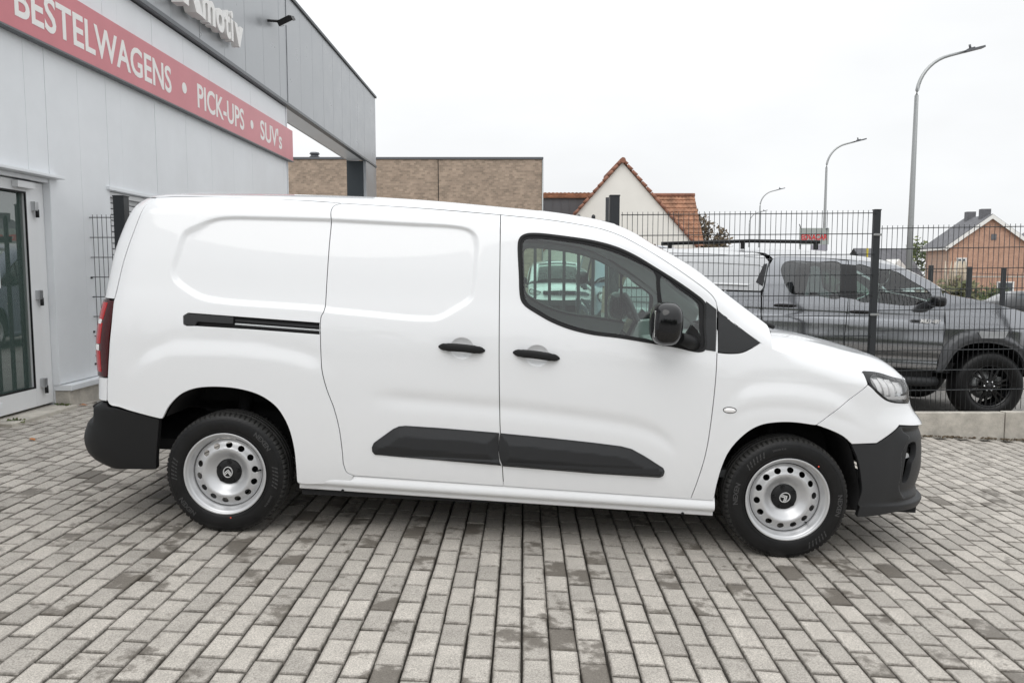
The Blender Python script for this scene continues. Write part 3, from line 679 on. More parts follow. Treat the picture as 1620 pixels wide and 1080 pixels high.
TR = {
  'rear_seam': [(-0.710, 1.778), (-0.595, 1.720), (-0.599, 1.629), (-0.612, 1.501), (-0.627, 1.375), (-0.640, 1.227), (-0.644, 1.218), (-0.629, 1.090), (-0.631, 0.956), (-0.650, 0.816), (-0.657, 0.689)],
  'quarter_bottom': [(-0.657, 0.689), (-0.638, 0.666), (-0.565, 0.656), (-0.339, 0.609)],
  'arch_rear': [(-0.321, 0.609), (-0.292, 0.667), (-0.254, 0.715), (-0.208, 0.752), (-0.143, 0.778), (-0.059, 0.789), (0.033, 0.789), (0.107, 0.780), (0.181, 0.760), (0.237, 0.731), (0.283, 0.693), (0.321, 0.638), (0.348, 0.578), (0.371, 0.484), (0.380, 0.397), (0.384, 0.298)],
  'slide_rear': [(0.543, 1.780), (0.511, 1.762), (0.502, 1.736), (0.503, 1.717), (0.507, 1.689), (0.507, 1.558), (0.509, 1.356), (0.508, 1.205), (0.497, 1.182), (0.494, 1.137), (0.498, 1.082), (0.504, 0.984), (0.513, 0.902), (0.540, 0.802), (0.579, 0.701), (0.608, 0.590), (0.625, 0.467), (0.632, 0.399), (0.650, 0.356), (0.686, 0.340)],
  'door_bottom': [(0.687, 0.342), (1.482, 0.320), (2.471, 0.294)],
  'b_seam': [(1.404, 1.752), (1.437, 0.893), (1.454, 0.611), (1.464, 0.529), (1.472, 0.422), (1.482, 0.320)],
  'door_top': [(0.551, 1.780), (0.978, 1.770), (1.404, 1.752), (1.655, 1.736), (1.849, 1.714), (1.946, 1.697), (2.042, 1.667), (2.138, 1.622), (2.235, 1.570), (2.331, 1.512), (2.426, 1.450), (2.503, 1.396), (2.536, 1.365), (2.552, 1.337), (2.557, 1.300)],
  'door_front': [(2.557, 1.300), (2.555, 1.197), (2.557, 1.076), (2.554, 0.919), (2.545, 0.720), (2.530, 0.551), (2.502, 0.412), (2.472, 0.295)],
  'sill_top': [(0.384, 0.296), (0.644, 0.291), (0.686, 0.340), (1.482, 0.318), (2.471, 0.291), (2.473, 0.292), (2.595, 0.291)],
  'sill_mid': [(0.391, 0.287), (0.475, 0.278), (0.685, 0.276), (1.618, 0.256), (2.568, 0.249)],
  'sill_low': [(0.474, 0.250), (0.685, 0.260), (0.685, 0.255), (1.619, 0.237), (2.571, 0.225)],
  'pillar_low': [(2.560, 1.300), (2.782, 1.140)],
  'tri_front': [(2.560, 1.298), (2.782, 1.138), (2.730, 1.106), (2.683, 1.084), (2.618, 1.078), (2.560, 1.081)],
  'tri_door': [(2.495, 1.344), (2.552, 1.302), (2.550, 1.082), (2.490, 1.088)],
  'win_outer': [(1.506, 1.588), (1.509, 1.617), (1.519, 1.636), (1.547, 1.651), (1.599, 1.656), (1.752, 1.646), (1.906, 1.628), (2.021, 1.601), (2.118, 1.562), (2.233, 1.499), (2.349, 1.432), (2.445, 1.370), (2.478, 1.345), (2.495, 1.321), (2.494, 1.213), (2.490, 1.088), (2.336, 1.100), (2.194, 1.118), (2.053, 1.135), (1.902, 1.148), (1.788, 1.171), (1.693, 1.204), (1.616, 1.243), (1.558, 1.278), (1.536, 1.305), (1.527, 1.342), (1.519, 1.436)],
  'glass_main': [(1.528, 1.579), (1.530, 1.606), (1.541, 1.624), (1.567, 1.631), (1.619, 1.633), (1.753, 1.624), (1.907, 1.604), (2.022, 1.575), (2.118, 1.537), (2.227, 1.479), (2.240, 1.400), (2.248, 1.315), (2.260, 1.130), (2.184, 1.136), (2.052, 1.152), (1.901, 1.166), (1.792, 1.190), (1.697, 1.223), (1.625, 1.260), (1.576, 1.288), (1.557, 1.311), (1.548, 1.343), (1.535, 1.484)],
  'glass_quarter': [(2.263, 1.459), (2.349, 1.404), (2.436, 1.346), (2.460, 1.322), (2.466, 1.212), (2.464, 1.104), (2.373, 1.111), (2.284, 1.121), (2.274, 1.279)],
  'fender_top': [(2.782, 1.139), (2.836, 1.115), (2.948, 1.081), (3.200, 1.039), (3.395, 1.004)],
  'arch_front': [(2.595, 0.304), (2.600, 0.370), (2.618, 0.475), (2.644, 0.556), (2.683, 0.620), (2.739, 0.679), (2.801, 0.715), (2.887, 0.733), (2.974, 0.736), (3.073, 0.727), (3.160, 0.703), (3.225, 0.672), (3.269, 0.634)],
  'arch_bumper': [(3.269, 0.634), (3.305, 0.551), (3.330, 0.460), (3.353, 0.367), (3.343, 0.271), (3.353, 0.228)],
  'bumper_seam': [(3.398, 0.945), (3.084, 0.735)],
  'bumper_top': [(3.269, 0.634), (3.405, 0.639), (3.567, 0.732), (3.693, 0.720)],
  'bumper_low': [(3.353, 0.228), (3.436, 0.236), (3.568, 0.254)],
  'bumper_crease': [(3.408, 0.636), (3.545, 0.730), (3.628, 0.669), (3.599, 0.637), (3.558, 0.571), (3.563, 0.406), (3.681, 0.324)],
  'fog': [(3.611, 0.623), (3.676, 0.622), (3.666, 0.562), (3.638, 0.538), (3.625, 0.523), (3.595, 0.412), (3.568, 0.423), (3.575, 0.562), (3.592, 0.603)],
  'head': [(3.404, 1.010), (3.445, 1.012), (3.539, 1.003), (3.649, 0.978), (3.868, 0.941), (3.859, 0.923), (3.850, 0.875), (3.819, 0.831), (3.701, 0.837), (3.535, 0.859), (3.464, 0.895), (3.413, 0.935), (3.404, 0.978)],
  'head_lens': [(3.445, 0.985), (3.527, 0.997), (3.633, 0.972), (3.859, 0.933), (3.842, 0.905), (3.784, 0.848), (3.690, 0.844), (3.547, 0.863), (3.480, 0.899), (3.430, 0.940), (3.429, 0.967)],
  'hood_seam': [(3.642, 1.001), (3.607, 1.007), (3.532, 1.004)],
  'strip_l': [(0.782, 0.504), (0.792, 0.528), (0.892, 0.607), (0.921, 0.622), (0.955, 0.627), (1.144, 0.623), (1.444, 0.611), (1.441, 0.564), (1.443, 0.504), (1.453, 0.457), (1.463, 0.436), (1.149, 0.449), (0.837, 0.463), (0.797, 0.464), (0.784, 0.480)],
  'strip_r': [(1.453, 0.610), (1.718, 0.596), (1.946, 0.581), (2.084, 0.569), (2.142, 0.557), (2.212, 0.522), (2.314, 0.462), (2.323, 0.444), (2.317, 0.419), (2.298, 0.409), (1.956, 0.415), (1.472, 0.433), (1.457, 0.469), (1.448, 0.517), (1.448, 0.564)],
  'handle_l': [(1.115, 1.054), (1.358, 1.043)],
  'handle_r': [(1.502, 1.040), (1.746, 1.019)],
  'cup_l': [(1.236, 1.046)],
  'cup_r': [(1.628, 1.024)],
  'rail': [(-0.200, 1.167), (0.041, 1.159), (0.497, 1.144), (0.500, 1.087), (0.136, 1.099), (-0.149, 1.104), (-0.209, 1.102), (-0.221, 1.111), (-0.224, 1.152)],
  'rail_cover': [(-0.200, 1.166), (0.040, 1.159), (0.040, 1.119), (-0.150, 1.123), (-0.157, 1.102), (-0.209, 1.102), (-0.221, 1.111), (-0.224, 1.152)],
  'blank_r': [(0.507, 1.689), (0.177, 1.685), (-0.047, 1.678), (-0.112, 1.666), (-0.192, 1.634), (-0.263, 1.597), (-0.284, 1.558), (-0.298, 1.488), (-0.314, 1.386), (-0.295, 1.332), (-0.210, 1.271), (-0.132, 1.238), (-0.011, 1.223), (0.267, 1.214), (0.508, 1.205)],
  'blank_s': [(0.512, 1.689), (0.895, 1.684), (1.175, 1.679), (1.241, 1.665), (1.284, 1.633), (1.299, 1.589), (1.300, 1.505), (1.294, 1.359), (1.281, 1.299), (1.200, 1.237), (1.111, 1.186), (1.029, 1.177), (0.745, 1.189), (0.509, 1.204)],
  'flare_r': [(-0.514, 0.865), (-0.376, 0.972), (-0.228, 1.018), (0.048, 1.022), (0.325, 0.998), (0.500, 0.955), (0.602, 0.913)],
  'flare_f': [(2.589, 0.789), (2.670, 0.880), (2.765, 0.923), (2.905, 0.935), (3.094, 0.920), (3.280, 0.866), (3.393, 0.808)],
  'crease': [(0.751, 0.766), (0.889, 0.764), (1.460, 0.739), (1.940, 0.701), (2.169, 0.670), (2.285, 0.629), (2.369, 0.571)],
  'tail': [(-0.776, 1.218), (-0.643, 1.218), (-0.629, 1.090), (-0.631, 0.956), (-0.653, 0.812), (-0.809, 0.793), (-0.788, 0.883), (-0.788, 0.947), (-0.796, 0.999), (-0.764, 1.085), (-0.788, 1.176), (-0.760, 1.209)],
  'tail_low': [(-0.811, 0.789), (-0.656, 0.806), (-0.661, 0.685), (-0.822, 0.665)],
  'rbump': [(-0.880, 0.640), (-0.665, 0.675), (-0.634, 0.662), (-0.339, 0.607), (-0.352, 0.515), (-0.371, 0.325), (-0.525, 0.336), (-0.656, 0.345), (-0.720, 0.361), (-0.813, 0.383), (-0.786, 0.450), (-0.823, 0.504), (-0.793, 0.564)],
  'marker': [(2.606, 0.785), (2.635, 0.786), (2.666, 0.784)],
  'roofside': [(-0.495, 1.774), (-0.285, 1.784), (0.059, 1.791), (0.406, 1.786), (0.549, 1.781)],
}

V_BLANK = ccw(dens(TR['blank_r'] + TR['blank_s'][::-1], .012, closed=True))
FL_R = hermite(*zip(*TR['flare_r'])); FL_F = hermite(*zip(*TR['flare_f'])); CREASE = hermite(*zip(*TR['crease']))
def relief(q):
    s, z = q[:, 0], q[:, 1]; d = np.zeros(len(q))
    sdb = sdist(V_BLANK, q); tw = sstep(1.60, 1.66, z); d -= .013 * sstep(-.005, .034 - .020 * tw, sdb)
    k = sstep(-.56, -.36, s) * (1 - sstep(.42, .60, s)); d += .0125 * k * sstep(-.012, .085, FL_R(s) - z) - .0028 * k * np.exp(-((z - FL_R(s) - .022) / .034) ** 2)
    k = sstep(2.585, 2.74, s) * (1 - sstep(3.18, 3.42, s)); d += .0120 * k * sstep(-.012, .080, FL_F(s) - z) - .0028 * k * np.exp(-((z - FL_F(s) - .022) / .034) ** 2)
    d -= .003 * k * np.exp(-(((FL_F(s) - .125) - z) / .026) ** 2)
    k = sstep(.72, .95, s) * (1 - sstep(2.26, 2.42, s)); d -= .0085 * k * np.exp(-((z - CREASE(s)) / .040) ** 2)
    for c in (TR['cup_l'][0], TR['cup_r'][0]):
        r2 = ((s - c[0]) / .062) ** 2 + ((z - c[1]) / .055) ** 2; d -= .022 * np.clip(1 - r2, 0, 1) ** .8
    return d
EXTRA = [offset_loop(V_BLANK, o) for o in (-.020, -.005, .0, .005, .009, .014, .022, .034)]
for c_ in (TR['cup_l'][0], TR['cup_r'][0]):
    for r_ in np.linspace(.06, 1.05, 12):
        a_ = np.linspace(0, 2 * math.pi, int(8 + 40 * r_))[:-1]; EXTRA.append(np.stack([c_[0] + .062 * r_ * np.cos(a_), c_[1] + .055 * r_ * np.sin(a_)], 1))
EXTRA = np.vstack(EXTRA)
CEN_F = lambda P: P[:, 0] > SMAX - .003
CEN_R = lambda P: P[:, 0] < SMIN + .003
van = empty('white_van'); van.matrix_world = VAN_M
tag(van, 'new white panel van parked side-on on the block paving, steel wheels and black side strips', 'van')
T_ = TR
rear_seam = [(-.575, 1.772)] + T_['rear_seam'][1:]
roofline = [(-.575, 1.772), (-.45, 1.778)] + T_['roofside'][1:]
slide_rear = [(.551, 1.7805)] + T_['slide_rear'][1:-1] + [(.687, .3415)]
RS = hermite(*zip(*([(-2, 1.772), (-.575, 1.772), (-.45, 1.778), (-.285, 1.784), (.059, 1.789), (.406, 1.786)] + T_['door_top'] + [(2.562, 1.294), (2.782, 1.139), (2.84, 1.10)])))
P_QUARTER = loop(rear_seam, T_['quarter_bottom'], T_['arch_rear'], [(.384, .298), (.387, .292), (.62, .288)], [(.62, .288), (.66, .30), (.687, .3415)], slide_rear[::-1], [(.549, 1.781)] + roofline[::-1])
P_SLIDE = loop(slide_rear, [(.687, .3415), (1.482, .320)], T_['b_seam'][::-1], [(1.404, 1.752), (.978, 1.770), (.551, 1.7805)])
P_DOOR = loop(T_['b_seam'], [(1.482, .320), (2.472, .295)], T_['door_front'][::-1], T_['door_top'][2:][::-1])
P_WIN = ccw(dens(T_['win_outer'], .010, closed=True))
P_FENDER = loop(T_['door_front'][1:], [(2.472, .295), (2.595, .292)], T_['arch_front'][:10], [(3.084, .727), (3.398, .945)], [(3.398, .945), (3.404, 1.003)], T_['fender_top'][::-1], [(2.782, 1.139), (2.73, 1.105), (2.683, 1.083), (2.618, 1.076), (2.557, 1.079)])
head_o = [(3.404, 1.008), (3.45, 1.012), (3.54, 1.003), (3.65, .978), (3.80, .955), (3.93, .928), (3.94, .905), (3.91, .86), (3.85, .836), (3.70, .838), (3.535, .859), (3.464, .895), (3.413, .940)]
P_HEAD = ccw(dens(head_o, .010, closed=True))
P_LENS = ccw(dens([(3.446, .984), (3.527, .994), (3.64, .968), (3.80, .943), (3.915, .918), (3.92, .905), (3.895, .868), (3.84, .846), (3.70, .847), (3.547, .866), (3.480, .902), (3.432, .942), (3.430, .966)], .010, closed=True))
P_NOSE = loop([(3.084, .7285), (3.16, .703), (3.225, .672), (3.269, .634)], T_['bumper_top'][:1] + [(3.405, .639)], [(3.405, .639), (3.567, .732)], [(3.567, .732), (3.70, .720), (4.0, .70), (SMAX, .69)], [(SMAX, .69), (SMAX, .955)], [(SMAX, .955), (4.2, .962), (3.96, .962), (3.93, .935)], [(3.93, .93), (3.94, .905), (3.91, .86), (3.85, .836), (3.70, .838), (3.535, .859), (3.464, .895), (3.413, .935), (3.400, .945)], [(3.398, .945), (3.084, .7285)])
P_BUMP = loop(T_['arch_bumper'], [(3.353, .228), (3.436, .234), (3.568, .250), (3.72, .252), (3.95, .245), (SMAX, .24)], [(SMAX, .24), (SMAX, .687)], [(SMAX, .687), (4.0, .697), (3.70, .717), (3.567, .729)], [(3.567, .729), (3.405, .636)], [(3.405, .636), (3.269, .634)])
tail_o = [(-.643, 1.214), (-.631, 1.090), (-.633, .956), (-.653, .812)]
P_TAIL = loop(tail_o, [(-.653, .812), (-.90, .798)], [(-.90, .798), (-.885, .90), (-.885, 1.0), (-.862, 1.09), (-.835, 1.19), (-.80, 1.214)], [(-.80, 1.214), (-.643, 1.214)])
P_TLOW = loop([(-.655, .806), (-.662, .682)], [(-.662, .682), (-.90, .675)], [(-.90, .675), (-.90, .792)], [(-.90, .792), (-.655, .806)])
P_RDOOR = loop([(SMIN, .672), (-.905, .672)], [(-.905, .672), (-.905, .80), (-.89, .90), (-.89, 1.0), (-.867, 1.09), (-.84, 1.19), (-.81, 1.219)], [(-.81, 1.219), (-.641, 1.219)], rear_seam[:6][::-1], [(-.575, 1.772), (-.9, 1.772), (SMIN, 1.772)], [(SMIN, 1.772), (SMIN, .672)])
P_RBUMP = loop([(-.668, .672), (-.634, .659), (-.565, .650), (-.343, .603)], [(-.343, .603), (-.352, .515), (-.371, .325)], [(-.371, .325), (-.525, .318), (-.75, .305), (SMIN, .30)], [(SMIN, .30), (SMIN, .668)], [(SMIN, .668), (-.668, .672)])
P_RAIL = ccw(dens(T_['rail'], .010, smooth=False, closed=True))

def wheel_well(xc, outline_pts, sd, name):
    "black liner: the arch outline pushed inwards and closed"
    P = dens(outline_pts, .03); m = MB(); n = len(P)
    y0, y1 = sd * (WP(.6) - .03), sd * .50
    v = [(p[0], y0, p[1] + .004) for p in P] + [(p[0], y1, p[1] + .004) for p in P]
    m.add(v, [(i, i + 1, i + 1 + n, i + n) for i in range(n - 1)], smooth=True)
    m.add([(p[0], y1, p[1]) for p in P], [tuple(range(n))])
    m.tube([(xc, y1, .318), (xc, sd * .70, .318)], .05, 12)
    m.lathe([(.02, 0), (.135, 0), (.14, .012), (.135, .024), (.02, .024)], 36, 'y', True, Matrix.Translation((xc, sd * .76, .318)))
    m.tube([(xc - .02, sd * .60, .36), (xc - .01, sd * .56, .74)], .035, 10)
    return m.build(name, M['well'], van)
slide, fdoor = {}, {}
for sd in (-1, 1):
    kw = dict(S=S0, side=sd)
    qp = panel('quarter_panel', P_QUARTER, M['paint'], van, holes=[P_RAIL], off=relief, extra=EXTRA, **kw)
    rl = panel('slide_rail', offset_loop(P_RAIL, .004), M['rubber'], qp, off=lambda q: relief(q) - .020, gap=0, rim=False, grid=.03, **kw)
    cover = ccw(dens(T_['rail_cover'], .008, smooth=False, closed=True))
    panel('rail_cover', offset_loop(cover, .003), M['trim_grey'], qp, off=lambda q: relief(q) + .002, gap=0, thick=.02, grid=.03, **kw)
    for dz in (-.016, -.034):
        strip = loop([(.045, 1.159 + dz), (.494, 1.144 + dz)], [(.494, 1.138 + dz), (.045, 1.153 + dz)])
        panel('rail_edge', strip, M['alu'] if dz < -.03 else M['trim_grey'], qp, off=lambda q: relief(q) - .010, gap=0, thick=.01, grid=.05, **kw)
    slide[sd] = panel('sliding_door', P_SLIDE, M['paint'], van, off=relief, extra=EXTRA, **kw)
    fdoor[sd] = panel('front_door', P_DOOR, M['paint'], van, holes=[P_WIN], off=relief, extra=EXTRA, **kw)
    panel('front_fender', P_FENDER, M['paint'], van, off=relief, **kw)
    # plastics round the mirror triangle
    tri = loop(T_['tri_front'][:2], T_['tri_front'][1:], T_['tri_front'][:1])
    tri = loop([(2.562, 1.296), (2.782, 1.137)], [(2.782, 1.137)] + T_['tri_front'][2:5] + [(2.562, 1.081)], [(2.562, 1.081), (2.562, 1.296)])
    panel('pillar_corner', tri, M['trim_grey'], van, off=lambda q: relief(q) + .000, gap=.002, **kw)
    tri2 = loop([(2.4965, 1.340), (2.552, 1.300)], [(2.552, 1.300), (2.550, 1.084)], [(2.550, 1.084), (2.492, 1.090)], [(2.492, 1.090), (2.4965, 1.340)])
    panel('mirror_corner', tri2, M['trim_grey'], fdoor[sd], off=lambda q: relief(q) + .003, gap=.001, thick=.006, **kw)
    GM = ccw(dens(T_['glass_main'], .010, closed=True)); GQ = ccw(dens(T_['glass_quarter'], .010, closed=True))
    fr = panel('window_frame', P_WIN, M['rubber'], fdoor[sd], holes=[GM, GQ], off=-.004, gap=.001, thick=.03, **kw)
    edge = panel('window_seal', offset_loop(P_WIN, -.003), M['trim'], fdoor[sd], holes=[offset_loop(P_WIN, .009)], off=.003, gap=0, thick=.012, **kw)
    panel('window_glass', GM, M['car_glass'], fdoor[sd], off=-.010, gap=-.004, rim=False, grid=.05, **kw)
    panel('quarter_glass', GQ, M['car_glass'], fdoor[sd], off=-.010, gap=-.004, rim=False, grid=.05, **kw)
    panel('door_trim', loop([(1.47, .40), (2.45, .36)], [(2.45, .36), (2.56, .80), (2.80, .88), (2.82, 1.09), (2.58, 1.28), (2.24, 1.54), (2.05, 1.64), (1.9, 1.68), (1.5, 1.70)], [(1.5, 1.70), (1.47, .40)]), M['inside'], fdoor[sd], holes=[offset_loop(P_WIN, .008)], off=-.065, gap=0, thick=-.03, grid=.05, **kw)
    # rub strips
    T_['strip_l'][6:11] = [(1.4475, .611), (1.4465, .564), (1.4475, .504), (1.4555, .457), (1.4655, .436)]
    SL, SRR = ccw(dens(T_['strip_l'], .008, smooth=False, closed=True)), ccw(dens(T_['strip_r'], .008, smooth=False, closed=True))
    for P_, par in ((SL, slide[sd]), (SRR, fdoor[sd])):
        panel('rub_strip', P_, M['trim_grey'], par, off=lambda q, P_=P_: np.minimum(.005 + dist(P_, q) * (.35 + .75 * (q[:, 1] < .46)), .024), gap=.0005, thick=.02, grid=.010, **kw)
    # lamps and front trim
    hl = panel('headlight', P_HEAD, M['gloss_black'], van, holes=[P_LENS], off=-.001, gap=.002, **kw)
    panel('lamp_cover', P_LENS, M['lamp_glass'], hl, off=-.001, gap=-.002, rim=False, grid=.03, **kw)
    panel('reflector', P_LENS, M['lamp_inner'], hl, off=-.034, gap=-.012, rim=False, grid=.03, **kw)
    for (a, b, c, d) in [(3.462, .905, 3.500, .975), (3.512, .890, 3.553, .980), (3.565, .882, 3.612, .972), (3.63, .90, 3.69, .955)]:
        panel('lamp_module', loop([(a + .010, b), (c, b - .006)], [(c, b - .006), (c - .004, d)], [(c - .004, d), (a, d + .004)], [(a, d + .004), (a + .010, b)]), M['clear_lens'], hl, off=-.014, gap=0, thick=.02, grid=.03, **kw)
    panel('lamp_strip', loop([(3.52, .868), (3.86, .848)], [(3.86, .848), (3.87, .862), (3.54, .880)], [(3.54, .880), (3.52, .868)]), M['clear_lens'], hl, off=-.012, gap=0, thick=.02, grid=.03, **kw)
    for (a, b) in [(3.535, 3.60), (3.615, 3.70), (3.72, 3.80)]:
        panel('lamp_module', loop([(a, .862), (b, .855)], [(b, .855), (b, .878)], [(b, .878), (a, .884)], [(a, .884), (a, .862)]), M['chrome'], hl, off=-.030, gap=0, thick=.02, grid=.03, **kw)
    tl = panel('tail_light', P_TAIL, M['red_dark'], van, off=.004, gap=.002, **kw)
    panel('red_segment', loop([(-.70, .835), (-.86, .826)], [(-.86, .826), (-.862, .94)], [(-.862, .94), (-.70, .945)], [(-.70, .945), (-.70, .835)]), M['red_lens'], tl, off=.006, gap=0, thick=.006, **kw)
    panel('red_segment', loop([(-.70, .985), (-.862, .975)], [(-.862, .975), (-.845, 1.085)], [(-.845, 1.085), (-.70, 1.092)], [(-.70, 1.092), (-.70, .985)]), M['red_lens'], tl, off=.006, gap=0, thick=.006, **kw)
    panel('red_segment', loop([(-.70, 1.112), (-.835, 1.105)], [(-.835, 1.105), (-.80, 1.20)], [(-.80, 1.20), (-.69, 1.20)], [(-.69, 1.20), (-.70, 1.112)]), M['red_lens'], tl, off=.006, gap=0, thick=.006, **kw)
    for z0, z1 in ((.948, .974), (1.088, 1.109)):
        panel('clear_segment', loop([(-.715, z0), (-.868, z0 - .006)], [(-.868, z0 - .006), (-.868, z1)], [(-.868, z1), (-.715, z1 + .003)], [(-.715, z1 + .003), (-.715, z0)]), M['clear_lens'], tl, off=.007, gap=0, thick=.006, **kw)
    panel('tail_corner', P_TLOW, M['paint'], van, off=0, gap=.002, **kw)
    # side marker
    mk = ccw(np.array([(2.636 + .031 * math.cos(a), .785 + .0135 * math.sin(a)) for a in np.linspace(0, 2 * math.pi, 40)[:-1]]))
    ml = panel('side_marker', mk, M['clear_lens'], van, off=lambda q: relief(q) + .001 + dome(mk, .008, .014)(q), gap=0, thick=.012, grid=.006, **kw)
    panel('marker_rim', offset_loop(mk, -.003), M['trim'], ml, off=lambda q: relief(q) + .0012, gap=0, thick=.004, grid=.01, **kw)
    # handles
    for key, par in (('handle_l', slide[sd]), ('handle_r', fdoor[sd])):
        (a, za), (b, zb) = T_[key]; m = MB(); v = []; n = 14; K_ = 18
        for i in range(K_ + 1):
            t = i / K_; s = a + (b - a) * t; z = za + (zb - za) * t - .004 + .006 * math.sin(t * math.pi)
            pt, _ = surf_eval(S0, np.array([s]), np.array([z]), 0.0)
            e = min(1, (min(t, 1 - t) * 9 + .06)) ** .5
            hgt = (.021 if abs(t - .5) < .33 else .0185) * e; out0 = .010 + .030 * min(1, min(t, 1 - t) * 4.5)
            thk = .012 * e
            for k in range(n):
                an = 2 * math.pi * k / n; cx, cz = math.cos(an), math.sin(an)
                pw = lambda q: math.copysign(abs(q) ** .7, q)
                v.append((pt[0, 0], sd * (pt[0, 1] + out0 - .010 + thk * pw(cx)), z + hgt * pw(cz)))
        f = [(i * n + k, i * n + (k + 1) % n, (i + 1) * n + (k + 1) % n, (i + 1) * n + k) for i in range(K_) for k in range(n)]
        m.add(v, f, smooth=True); m.add(v[:n], [tuple(range(n))]); m.add(v[-n:], [tuple(range(n))])
        m.build('handle', M['trim'], par)
    wheel_well(0, T_['arch_rear'][:1] + T_['arch_rear'][1:], sd, 'wheel_well')
    wheel_well(2.975, T_['arch_front'] + T_['arch_bumper'][1:-1], sd, 'wheel_well')
    # sill: rounded rail under the doors, then the pinch flange
    m = MB(); v = []; prof = [(.345, -.020), (.318, -.006), (.296, .004), (.282, .005), (.270, -.001), (.262, -.012), (.257, -.026), (.252, -.029), (.240, -.030), (.232, -.030), (.232, -.06)]
    xs = np.linspace(.388, 2.60, 60)
    for x in xs:
        dz = -.0218 * (x - .687)
        for z, o in prof: v.append((x, sd * (float(WP(.30)) + o), z + dz + .012))
    n = len(prof); m.add(v, [(i * n + k, i * n + k + 1, (i + 1) * n + k + 1, (i + 1) * n + k) for i in range(len(xs) - 1) for k in range(n - 1)], smooth=True)
    sl = m.build('sill', M['paint'], van)
    for x in (.62, 2.44):
        MB().lathe([(0, .0), (.008, 0), (.008, .004)], 12, 'y', False, Matrix.Translation((x, sd * (float(WP(.3)) - .029) , .246 - .0218 * (x - .687))) @ Matrix.Scale(sd, 4, (0, 1, 0))).build('drain_hole', M['dark'], sl)
    # door mirror
    mr = MB(); mr.sphere((2.262, sd * 1.030, 1.225), (.080, .110, .108), 32, 22, .74); mi = mr.build('mirror', M['gloss_black'], fdoor[sd])
    MB().tube([(2.44, sd * .875, 1.115), (2.41, sd * .91, 1.13), (2.35, sd * .955, 1.15)], [.042, .036, .03], 12).build('mirror_foot', M['trim'], mi)
    MB().prism([(2.27, 1.103), (2.47, 1.090), (2.475, 1.13), (2.45, 1.19), (2.42, 1.215), (2.40, 1.18), (2.37, 1.12)], sd * .862, sd * .905).build('mirror_base', M['trim'], mi)
    MB().box((2.195, sd * 1.035, 1.225), (.006, .14, .13), bev=.002).build('mirror_glass', M['chrome'], mi)
# whole-width pieces
nose = panel('nose_panel', P_NOSE, M['paint'], van, S0, off=relief, fix=CEN_F, both=True)
FOG = ccw(dens([(3.650, .625), (3.715, .622), (3.712, .560), (3.690, .535), (3.672, .515), (3.645, .410), (3.612, .415), (3.606, .50), (3.618, .560), (3.630, .606)], .008, closed=True))
CREB = hermite([.30, .335, .41, .57, .637, .67, .70, .73], [3.70, 3.62, 3.563, 3.556, 3.590, 3.612, 3.575, 3.555])
def bump_relief(q):
    s, z = q[:, 0], q[:, 1]
    d = .012 * sstep(.0, .05, z - .30) * sstep(3.50, 3.62, s) * (1 - sstep(.64, .73, z))
    d -= .030 * sstep(.02, -.02, dist(FOG, q) * np.where(inside(FOG, q), -1, 1)) * 0
    xc = CREB(z); d = d - .030 * sstep(-.004, .022, s - xc) * sstep(.315, .36, z) * (1 - sstep(.69, .725, z))
    return d
LG = loop([(3.86, .36), (SMAX, .34)], [(SMAX, .34), (SMAX, .56)], [(SMAX, .56), (3.84, .55)], [(3.84, .55), (3.86, .36)])
LG = offset_loop(LG, 0); LGH = loop([(3.86, .36), (SMAX - .012, .345)], [(SMAX - .012, .345), (SMAX - .012, .55)], [(SMAX - .012, .55), (3.84, .54)], [(3.84, .54), (3.86, .36)])
fb = panel('front_bumper', P_BUMP, M['trim_grey'], van, S0, holes=[FOG, LGH], off=bump_relief, fix=CEN_F, both=True, thick=.03, grid=.010)
fg = panel('fog_niche', FOG, M['trim'], fb, S0, off=-.060, gap=-.004, rim=False, both=True)
panel('fog_lamp', loop([(3.615, .535), (3.695, .540)], [(3.695, .540), (3.690, .560), (3.620, .564)], [(3.620, .564), (3.615, .535)]), M['logo'], fb, S0, off=-.045, gap=0, both=True)
panel('lower_grille', LG, M['gloss_black'], fb, S0, off=-.062, gap=-.012, fix=CEN_F, both=True, rim=False)
for k in range(4):
    z = .385 + k * .045
    panel('grille_bar', loop([(3.88, z), (SMAX, z - .004)], [(SMAX, z - .004), (SMAX, z + .014)], [(SMAX, z + .014), (3.88, z + .018)], [(3.88, z + .018), (3.88, z)]), M['trim'], fb, S0, off=-.046, gap=0, fix=CEN_F, both=True, thick=.012, grid=.03)
panel('rear_door', P_RDOOR, M['paint'], van, S0, off=0, gap=.007, fix=CEN_R, both=True)
def rb_relief(q):
    s, z = q[:, 0], q[:, 1]
    return -.022 * sstep(-.70, -.76, s) * sstep(.535, .575, z)
panel('rear_bumper', P_RBUMP, M['trim'], van, S0, off=rb_relief, fix=CEN_R, both=True, thick=.04)
